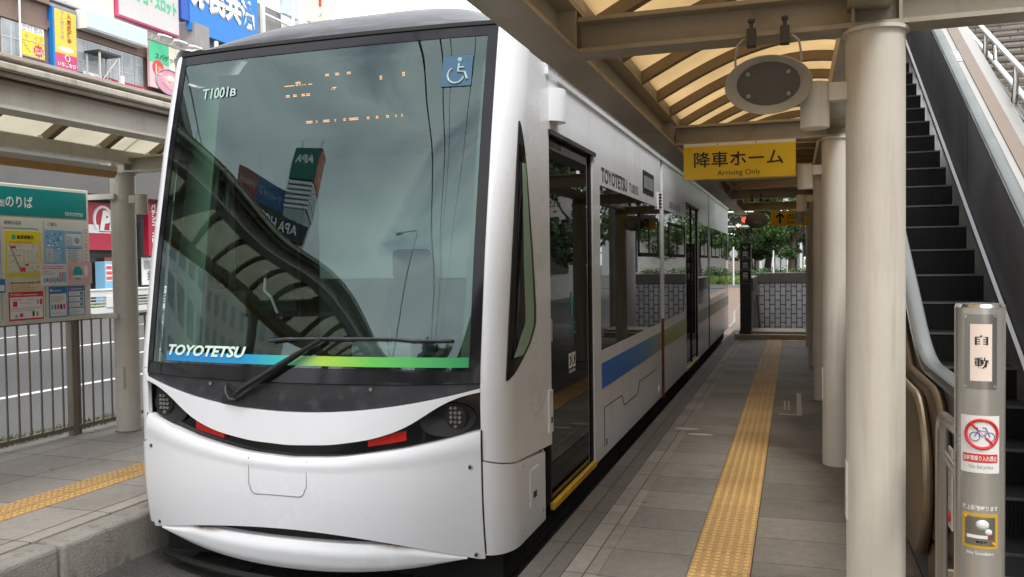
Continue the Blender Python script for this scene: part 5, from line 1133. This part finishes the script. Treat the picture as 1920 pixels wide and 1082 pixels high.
def fwin(y0, y1, z0, z1, n, bar=.5):
    w_ = fbox('window', 'win_frame', sb, y0, y1, z0, z1, .0, .06); st = (y1 - y0) / n
    for k in range(n):
        MB().box(FX + .06, FX + .075, y0 + st * k + .05, y0 + st * (k + 1) - .05, z0 + .06, z1 - .06).build('pane', 'win_far', w_)
        if bar: MB().box(FX + .075, FX + .09, y0 + st * k + .05, y0 + st * (k + 1) - .05, z0 + (z1 - z0) * bar - .025, z0 + (z1 - z0) * bar + .025).build('glazing_bar', 'win_frame', w_)
for y0 in (22.6, 25.3): fwin(y0, y0 + 2.5, 10.8, 12.28, 2)
fwin(27.95, 28.88, 10.8, 12.28, 2); fwin(31.75, 35.6, 10.85, 12.42, 5, .35); fwin(35.65, 36.25, 10.9, 12.42, 1, .7)
MB().box(FX, FX + .1, 30.3, 42, 12.45, 12.75).build('lintel', 'brown_wall', sb)
for y0, y1, hd in ((28.93, 29.44, 1), (29.5, 30.12, 0)):
    q = fbox('window', 'win_frame', sb, y0 - .03, y1 + .03, 10.93, 12.42, 0, .05); fbox('window_poster', 'p_yellow', q, y0, y1, 10.98, 12.02, .05, .06); fbox('window_poster', 'p_white', q, y0, y1, 12.02, 12.38, .05, .062); fbox('rule', 'p_grey', q, y0, y1, 11.60, 11.63, .06, .07)
ftext('立ち', 29.19, 12.17, .42, .24, 'p_grey', sb, .065); ftext('飲み', 29.81, 12.17, .46, .26, 'p_grey', sb, .065); ftext('チ', 29.2, 11.80, .22, .25, 'p_grey', sb, .065); ftext('イス', 29.81, 11.80, .46, .25, 'p_grey', sb, .065)
MB().prism([(FX + .062, 29.81 + (.30 if k % 2 else .22) * math.cos(k * PI / 10), 11.28 + (.30 if k % 2 else .22) * math.sin(k * PI / 10)) for k in range(20)], (.006, 0, 0)).build('starburst', 'p_red', sb)
ftext('生ビール', 29.81, 11.34, .40, .13, 'p_white', sb, .07, bold=.02); ftext('330円', 29.81, 11.18, .40, .14, 'p_white', sb, .07, bold=.02)
MB().tube([(FX + .068, 28.98 + .1 * (k // 2) + (.1 if k % 2 else 0), 11.5 - .11 * (k // 2) - 0 * k) for k in range(8)], .012, 4).build('stair_arrow', 'p_grey', sb)
MB().cyl((FX + .2, 28.75, 9.0), (FX + .2, 28.75, 14.5), .045, n=8).build('downpipe', 'p_white', sb)
MB().box(FX - .02, FX + .05, 5, 42, 3.9, 8.8).build('wall_panel', 'dark_panel', sb)
MB().box(FX, FX + .08, 30, 41, GZ, 3.9).build('shopfront', 'dark_shop', sb); MB().box(FX + .05, FX + 1.6, 20, 41, 5.0, 5.6).build('awning', 'dark_panel', sb)
for y in (32.2, 35.2, 38.2): MB().box(FX + .08, FX + .14, y, y + .1, GZ, 3.9).build('mullion', 'win_frame', sb)
# signs fixed to it
def signbox(label, y0, y1, z0, z1, mat, d0, d1, side=None, name='signboard'):
    s = thing(name, label, 'sign', (FX + d0, (y0 + y1) / 2, z0)); fbox('panel', mat, s, y0, y1, z0, z1, d0, d1)
    if side: fbox('frame', side, s, y0 - .09, y1 + .04, z0 - .04, z1 + .04, d0 - .1, d1 - .03)
    return s
s = signbox('tall narrow yellow and crimson sign with vertical Japanese lettering and blue sides', 30.50, 31.72, 10.72, 13.38, 'sign_lemon', .1, .30, 'p_deepblue')
fbox('side', 'p_brightblue', s, 30.40, 30.498, 10.68, 13.42, .05, .29)
fbox('foot_panel', 'p_magenta', s, 30.50, 31.72, 10.72, 11.40, .3, .31)
text(list('入店応援金'), (FX + .31, 31.30, 12.62), RTf, UPf, .26, 1.38, 'p_crimson', s, vertical=True, bold=.02, ext=.01); text(list('プレゼント中'), (FX + .31, 30.92, 12.70), RTf, UPf, .20, 1.30, 'p_grey', s, vertical=True, bold=.02, ext=.01)
text('いちごなび', (FX + .32, 31.11, 10.92), RTf, UPf, 1.05, .20, 'p_white', s, bold=.03, ext=.01); MB().tube([(FX + .325, 31.15 + .13 * math.cos(a), 11.22 + .14 * math.sin(a)) for a in [R(20 * q) for q in range(19)]], .02, 5).build('ring', 'p_white', s)
MB().ell((FX + .30, 31.11, 11.62), .012, .44, .12, 20, 8).build('pale_patch', 'p_white', s)
s = signbox('long blank pale blue signboard above the row of grey windows', 31.96, 35.84, 12.86, 13.62, 'p_lightblue', .15, .75, None); fbox('frame', 'p_white', s, 31.9, 35.9, 12.80, 13.68, .1, .70)
s = signbox('long red banner with white lettering under the grey windows', 32.75, 36.3, 10.40, 10.88, 'p_crimson', .1, .2); fbox('end_panel', 'p_white', s, 32.2, 33.3, 10.42, 10.90, .15, .22)
ftext('サイナオーボ'[:1], 33.75, 10.66, .40, .34, 'p_white', s, .215, bold=.03); ftext('ナオーギ', 35.3, 10.64, 1.7, .30, 'p_white', s, .215, bold=.03); ftext('本', 32.5, 10.67, .34, .32, 'p_crimson', s, .235); ftext('ビル1F', 33.03, 10.67, .36, .3, 'p_crimson', s, .235)
MB().cyl((FX + .6, 34.15, 10.3), (FX + .6, 34.15, 11.0), .14, n=16).build('bracket_lamp', 'p_white', s)
s = signbox('pink and green spaghetti restaurant sign at the corner of the brown building', 36.3, 39.9, 10.95, 13.32, 'p_pinkish', .3, .45)
fbox('green_panel', 'p_lightgreen', s, 36.3, 37.75, 12.25, 13.32, .45, .455); fbox('cream_panel', 'p_cream_pale', s, 37.75, 39.9, 12.1, 13.32, .45, .456)
ftext('スパゲッ亭', 37.55, 12.62, 1.75, .34, 'black_letter', s, .47, shear=.1, bold=.01); ftext('チャオ', 39.35, 12.50, 1.6, .55, 'black_letter', s, .47, bold=.02)
MB().cyl((FX + .455, 36.92, 12.0), (FX + .462, 36.92, 12.0), .42, n=28).build('red_disc', 'p_red', s); fbox('arrow_mark', 'p_cream_pale', s, 36.72, 36.80, 11.75, 12.2, .462, .47); fbox('arrow_mark', 'p_cream_pale', s, 36.72, 37.15, 11.70, 11.76, .462, .47); fbox('note', 'p_orange', s, 36.9, 37.15, 11.9, 12.1, .462, .47)
MB().ell((FX + .455, 37.75, 11.42), .02, 1.0, .62, 30, 10).build('plate', 'p_rose', s); rs = random.Random(4)
mb = MB()
for k in range(40): a = rs.uniform(0, PI * 2); r0 = rs.uniform(.1, .5); mb.tube([(FX + .48, 37.75 + r0 * math.cos(a + q * .5) * 1.3, 11.45 + r0 * math.sin(a + q * .5) * .8) for q in range(6)], .022, 4)
mb.build('noodles', 'p_pinkish', s); MB().ell((FX + .49, 37.8, 11.6), .02, .30, .17, 18, 8).build('cheese', 'p_cream_pale', s)
MB().tube([(FX + .475, 37.75 + 1.04 * math.cos(a), 11.42 + .66 * math.sin(a)) for a in [R(15 * q) for q in range(25)]], .035, 5).build('plate_rim', 'p_grey', s)
s = signbox('plain cream billboard on a rooftop truss above the blank pale blue signboard', 27.0, 34.5, 14.0, 18.0, 'p_cream_pale', -.4, -.1, None, 'billboard'); fbox('frame', 'p_white', s, 26.95, 34.56, 13.94, 18.05, -.5, -.13); fbox('underside', 'p_grey', s, 26.95, 34.56, 13.86, 13.94, -1.1, -.13)
s = signbox('weathered white billboard with green pachinko lettering and a crimson frame', 34.66, 39.02, 14.24, 18.5, 'board_weathered', -.2, .1, None, 'billboard'); fbox('frame', 'p_magenta', s, 34.60, 39.08, 14.16, 18.6, -.3, .07)
ftext('パチンコ・スロット', 36.93, 15.55, 3.85, .74, 'p_lightgreen', s, .11, bold=.05)
def truss(label, y0, y1, z0, z1, x):
    t = thing('rooftop_truss', label, 'truss', (x, (y0 + y1) / 2, z0)); n = int((y1 - y0) / .75)
    MB().box(x - .05, x + .05, y0, y1, z0, z0 + .09).build('lower_chord', 'truss', t); MB().box(x - .05, x + .05, y0, y1, z1 - .09, z1).build('upper_chord', 'truss', t)
    for k in range(n):
        a = y0 + (y1 - y0) * k / n; c = y0 + (y1 - y0) * (k + 1) / n
        MB().tube([(x, a, z0 if k % 2 else z1), (x, c, z1 if k % 2 else z0)], .055, 6).build('diagonal', 'truss', t)
        if k % 2 == 0: MB().box(x - .08, x + .08, a, a + .18, z0 + .09, z1 - .09).build('upright', 'truss', t)
    return t
truss('white steel truss carrying the plain cream billboard', 27, 34.4, 13.5, 13.85, FX - .5)
truss('white steel truss carrying the green lettered billboard', 34.7, 39.3, 13.5, 14.15, FX - .3)
for k, (y, lb) in enumerate(((36.9, 'white floodlight on a bracket, nearest the long pale blue signboard'), (38.1, 'white floodlight on a bracket, middle of the three under the billboard'), (39.3, 'white floodlight on a bracket, nearest the blue signboard'))):
    t = thing('floodlight', lb, 'floodlight', (FX + .8, y, 13.6), 'floodlights below the rooftop billboards')
    MB().prism([(FX + .75, y - .30, 13.72), (FX + 1.15, y - .30, 13.62), (FX + 1.15, y - .30, 13.54), (FX + .72, y - .30, 13.60)], (0, .6, 0)).build('head', 'p_white', t); MB().tube([(FX + .15, y, 13.5), (FX + .6, y, 13.5), (FX + .8, y, 13.6)], .03, 6).build('arm', 'truss', t)
# blue sign on the next building
nb_ = thing('grey_building', 'grey concrete building carrying the big blue signboard', 'building', (FX - 6, 46, GZ)); MB().box(FX - 10, FX - .6, 42.1, 50, GZ, 18.5).build('wall', 'grey_wall', nb_); MB().box(FX - .6, FX + .4, 39.95, 41.2, 10.2, 15.2).build('pier', 'grey_wall', nb_); MB().tube([(FX + .55, 41.6, 10), (FX + .55, 41.6, 14.5)], .12, 8).build('pipe', 'p_white', nb_)
s = signbox('big bright blue signboard with white three dimensional Japanese lettering', 39.75, 46.15, 14.75, 21, 'p_brightblue', .0, .25, None); fbox('side', 'p_deepblue', s, 39.12, 39.74, 15.2, 21, -.3, .22)
ftext('県民共済', 42.9, 17.0, 6.1, 1.75, 'p_white', s, .28, bold=.05); ftext('県民共済', 42.97, 16.92, 6.1, 1.75, 'p_grey', s, .26, bold=.05)
w_ = thing('white_frame_tower', 'white steel rooftop frame to the right of the blue signboard', 'tower', (FX, 48, 16))
for y in (46.9, 50.3): MB().box(FX - .1, FX + .1, y, y + .25, 8, 26).build('post', 'p_white', w_)
for z in (17.6, 19.4, 21.5): MB().box(FX - .08, FX + .08, 47.15, 50.3, z, z + .12).build('crossbar', 'p_white', w_)
for a, c in ((21.5, 19.4), (23, 21.5)): MB().tube([(FX, 47.1, a), (FX, 50.3, c)], .06, 6).build('brace', 'p_white', w_)
MB().box(FX - .3, FX + .05, 49.4, 51.2, 18.3, 21.6).build('panel', 'p_lightblue', w_)
s = signbox('cream sign with a red ring emblem behind the tram roof', 51.9, 54.9, 18.4, 25, 'p_cream_pale', .1, .4); MB().tube([(FX + .42, 53.3 + .35 * math.cos(a), 20.9 + .5 * math.sin(a)) for a in [R(-60 + 15 * q) for q in range(20)]], .14, 6).build('emblem', 'p_red', s); MB().tube([(FX + .42, 53.3, 20.4), (FX + .42, 53.3, 19.8)], .12, 6).build('emblem', 'p_red', s); ftext('〆', 53.4, 19.2, .4, .4, 'p_grey', s, .42)
MB().box(FX - 2, FX - .1, 51.5, 55.2, 10, 18.4).build('support', 'p_white', s)
# ground floor: red parlour sign, vertical sign, machines, banner, barrier
s = signbox('red shopfront sign with swirling white lettering behind the round column', 31.4, 34.2, 2.45, 4.7, 'p_crimson', .3, .55)
ftext('Pa', 33.15, 3.85, 1.25, 1.0, 'p_white', s, .56, shear=.25, bold=.06); MB().tube([(FX + .57, 32.75 + .55 * math.cos(a), 3.9 + .62 * math.sin(a)) for a in [R(-30 + 15 * q) for q in range(18)]], .075, 6).build('swirl', 'p_white', s); fbox('grey_panel', 'p_pale', s, 31.4, 32.5, 3.25, 3.65, .551, .56); fbox('rule', 'p_white', s, 32.5, 34.2, 3.36, 3.40, .551, .56); fbox('rule', 'p_white', s, 32.5, 34.2, 3.26, 3.30, .551, .56); ftext('C', 33.75, 2.85, .45, .5, 'p_red', s, .56, bold=.08)
s = signbox('narrow vertical red sign with white katakana between the column and the tram', 35.4, 36.15, 2.2, 5.0, 'p_crimson', .6, .9); text(list('パチンコ スロット'), (FX + .9, 35.78, 3.55), RTf, UPf, .34, 2.55, 'p_white', s, vertical=True, bold=.05, ext=.01)
s = signbox('white notice sheet on the shopfront right of the vertical red sign', 35.5, 36.2, .7, 2.1, 'p_pale', .3, .34); ftext('金', 36.0, 1.2, .3, .5, 'black_letter', s, .35); fbox('print', 'p_grey', s, 35.62, 36.1, 1.5, 1.95, .34, .345)
v = thing('vending_machine', 'blue vending machine in front of the dark shopfront', 'vending machine', (FX + .6, 32.75, GZ + .13)); fbox('body', 'p_sky', v, 32.45, 32.95, GZ + .13, 1.9, .3, .9, .02); fbox('display', 'p_pale', v, 32.5, 32.9, .95, 1.75, .9, .91)
mb = MB()
for a in range(3):
    for q in range(6): mb.box(FX + .91, FX + .92, 32.52 + q * .06, 32.56 + q * .06, 1.02 + a * .25, 1.18 + a * .25)
mb.build('drinks', 'p_red', v); fbox('slot', 'black', v, 32.55, 32.85, .25, .4, .9, .91)
s = signbox('brown banner with gold brush lettering beside the vending machine', 33.0, 33.8, .35, 2.1, 'p_rustbrown', .3, .36, None, 'banner'); text(list('新台'), (FX + .37, 33.4, 1.25), RTf, UPf, .55, 1.35, 'p_gold', s, vertical=True, bold=.05, ext=.01, shear=.1)
g = thing('road_barrier', 'low white barrier with slotted panels along the far edge of the road', 'barrier', (-26.6, 25, GZ + .1))
MB().box(-26.72, -26.62, 10, 45, .42, .66).build('panel', 'white_wall', g); MB().box(-26.75, -26.58, 10, 45, .66, .74).build('top_rail', 'plain_white', g, bevel=.02); MB().box(-26.72, -26.62, 10, 45, GZ, -.02).build('plinth', 'white_wall', g)
for k in range(15):
    y = 11 + k * 2.4; MB().box(-26.74, -26.58, y, y + .75, -.02, .42).build('upright', 'white_wall', g)
    if y + 2.4 < 45:
        mb = MB()
        for q in range(3): mb.box(-26.70, -26.64, y + .75, y + 2.4, .04 + .13 * q, .09 + .13 * q)
        mb.build('slat', 'win_frame', g)
# buildings further along, seen through the cab and past the tram
for y0, y1, z1, m, lb in ((50.2, 66, 12, 'cream_wall', 'cream office block beyond the blue signboard'), (-20, 4.8, 15, 'white_wall', 'white block at the near end of the shops across the road')):
    t = thing('office_building', lb, 'building', (FX - 5, (y0 + y1) / 2, GZ)); MB().box(FX - 12, FX - 2.1, y0, y1, GZ, z1).build('wall', m, t)
    for k in range(int((z1 - 4) / 3.2)):
        for q in range(int((y1 - y0) / 2.4)): MB().box(FX - 2.1, FX - 2.05, y0 + .5 + q * 2.4, y0 + 2.1 + q * 2.4, 3.5 + k * 3.2, 5.3 + k * 3.2).build('window', 'win_far', t)

sf = thing('steel_stair_frame', 'light steel frame with a dark platform between the yellow sign and the red banner', 'frame', (FX + .6, 32.9, 10.3))
for y in (32.3, 33.5):
    for d in (.25, 1.0): MB().box(FX + d, FX + d + .07, y, y + .07, 9.5, 11.85).build('post', 'truss', sf)
MB().box(FX + .2, FX + 1.1, 32.25, 33.62, 11.75, 11.85).build('platform', 'dark_shop', sf); MB().tube([(FX + 1.04, 32.35, 10.3), (FX + 1.04, 33.5, 11.7)], .025, 6).build('brace', 'truss', sf)
# ================================================================== street behind the viewer (mirrored in the windscreen)
BF = Vector((.656, .755, 0)).normalized()      # these fronts look towards the tram
def bframe(c, f=None):
    c = Vector(c); f = f or BF; r = Vector((-f.y, f.x, 0)); return lambda a, d, z: c + r * a + f * d + Vector((0, 0, z))
def bbox(P, name, mat, parent, a0, a1, d0, d1, z0, z1): return MB().prism([P(a0, d0, z0), P(a1, d0, z0), P(a1, d1, z0), P(a0, d1, z0)], (0, 0, z1 - z0)).build(name, mat, parent)
def btext(P, s, a, d, z, w_, h_, mat, parent, **k): return text(s, P(a, d, z), P(1, 0, 0) - P(0, 0, 0), (0, 0, 1), w_, h_, mat, parent, ext=.02, **k)
hb_ = thing('hotel_building', 'tall beige hotel block mirrored in the windscreen', 'building', (-43.3, -42.6, GZ)); P = bframe((-43.3, -42.6, 0))
bbox(P, 'wall', 'cream_wall', hb_, -7, 16, -12, 0, GZ, 26.5)
for k in range(8):
    for q in range(9): bbox(P, 'window', 'win_far', hb_, -6 + q * 2.4, -4.9 + q * 2.4, .0, .06, 3 + k * 2.8, 4.6 + k * 2.8)
s = thing('hotel_sign', 'dark curved hotel fascia with white lettering mirrored in the windscreen', 'sign', tuple(P(-1, 1, 27)))
MB().grid(lambda u, q: P(-6.5 + 11 * u, .3 + .9 * math.sin(PI * u), 27.6 + 2.6 * q), 14, 1, lambda u, q: P(-6.5 + 11 * u, -.2, 27.6 + 2.6 * q)).build('fascia', 'interior', s)
btext(P, 'APA HOTEL', -1., 1.25, 28.9, 8.6, 1.3, 'p_white', s, bold=.02)
bbox(P, 'backing', 'interior_grey', s, -6.5, 4.5, -3, -.25, 26.5, 30.2)
tw_ = thing('sign_tower', 'rooftop sign tower with green and orange faces mirrored in the windscreen', 'sign tower', tuple(P(-4.4, -2, 27)))
a_ = math.atan2(BF.y, BF.x) + R(24); Q = bframe(P(-4.4, -2.5, 0), Vector((math.cos(a_), math.sin(a_), 0)))
bbox(Q, 'shaft', 'interior_grey', tw_, -1.7, 1.7, -3.2, 0, 26, 32.9)
bbox(Q, 'green_face', 'p_teal_dark', tw_, -1.8, 1.8, -.1, .05, 35.9, 40.4); bbox(Q, 'orange_side', 'p_vermilion', tw_, -1.9, -1.75, -3.3, -.12, 35.9, 40.4); bbox(Q, 'core', 'interior', tw_, -1.7, 1.7, -3.2, -.15, 32.9, 40.4)
for k in range(6): bbox(Q, 'stripe', 'p_white', tw_, -1.85, 1.85, -3.3, .06, 33.0 + k * .48, 33.28 + k * .48)
btext(Q, 'APA', 0, .08, 38.4, 2.7, 1.3, 'p_white', tw_, bold=.05)
for a in (-1.2, 1.2): MB().tube([Q(a, -1, 40.4), Q(a * 1.2, 0, 42.2)], .05, 6).build('antenna', 'black', tw_)
s = thing('roof_billboard', 'long red and blue roof billboard beside the sign tower mirrored in the windscreen', 'billboard', tuple(P(0, 0, 30))); W = bframe(P(1.5, -5, 0))
bbox(W, 'red_half', 'bill_red', s, 1.5, 6.5, -.2, 0, 32.8, 35.4); bbox(W, 'blue_half', 'bill_blue', s, -4.5, 1.5, -.2, 0, 32.8, 35.4)
btext(W, 'レディース', 4, .03, 34.1, 3.6, .8, 'p_white', s); btext(W, 'アートライフ', -1.4, .03, 34.1, 4.6, .8, 'p_white', s)
for k in range(6): MB().tube([W(-4 + k * 2, -.1, 26.5), W(-3 + k * 2, -.1, 32.8)], .09, 6).build('strut', 'truss', s)
# lower blocks, trees, lamp and overhead wires
for c, w1, h1, m, lb in (((-62, -14, 0), 16, 13, 'cream_wall', 'beige block across the road behind the viewer'), ((-30, -78, 0), 14, 16, 'white_wall', 'pale block far down the tram street behind the viewer'), ((-5, -95, 0), 12, 22, 'grey_wall', 'grey tower closing the street behind the viewer')):
    t = thing('city_block', lb, 'building', c); P = bframe(c); bbox(P, 'wall', m, t, -w1 / 2, w1 / 2, -8, 0, GZ, h1)
    for k in range(int(h1 / 3) - 1):
        for q in range(int(w1 / 2.2) - 1): bbox(P, 'window', 'win_far', t, -w1 / 2 + 1 + q * 2.2, -w1 / 2 + 2.1 + q * 2.2, 0, .05, 2.5 + k * 3, 4.1 + k * 3)
tree(-4.2, -62, 17, .3, 'dark street tree down the line mirrored in the windscreen', 41, 'leaf_b', 'bark_dark', 4.5, 5, 260, 0, 'street trees behind the viewer', .2)
l_ = thing('street_lamp', 'single arm street lamp mirrored in the windscreen', 'street lamp', (-9.2, -26, GZ)); MB().tube([(-9.2, -26, GZ), (-9.2, -26, 16.2), (-9.3, -26, 16.6), (-11.4, -26, 16.7)], [.10, .07, .06, .05], 8).build('pole', 'interior_grey', l_, smooth=True); MB().ell((-11.7, -26, 16.65), .5, .2, .12, 14, 8).build('head', 'interior', l_, smooth=True)
for k, (x, z) in enumerate(((-3.55, 6.3), (-3.25, 5.6), (-3.1, 6.6), (-2.9, 5.55), (-2.55, 6.4))):
    pts = [(x + .02 * math.sin(q), 14 - q * 4, z - .06 * math.sin(PI * ((q * 4 % 20) / 20.))) for q in range(24)]
    tag(MB().tube(pts, [.009, .014, .007, .011, .008][k], 6).build('overhead_wire', 'wire', smooth=True), 'thin black overhead wire running along the tram track', 'wire', 'overhead wires above the track')

dk = thing('curved_footbridge', 'dark curved footbridge high above the road mirrored in the top corner of the windscreen', 'footbridge', (-12, 5, 9))
edge = [(-18.5, -6.5), (-16.5, -3.8), (-14.5, -1.2), (-12, 1.4), (-9.7, 3.2), (-7.4, 4.0), (-5.6, 4.3)]
MB().prism([(x, y, 9.0) for x, y in edge] + [(-5.6, 8, 9.), (-9, 9, 9.), (-18.5, 9, 9.)], (0, 0, .6)).build('slab', 'grey_wall', dk)
MB().tube([(x, y, 10.4) for x, y in edge], .05, 6).build('top_rail', 'truss', dk)
for k, (x, y) in enumerate(edge): MB().tube([(x, y, 9.6), (x, y, 10.4)], .04, 6).build('baluster', 'truss', dk)
MB().cyl((-15, 6, -.3), (-15, 6, 9), .5, n=24).build('pier', 'grey_wall', dk, smooth=True)
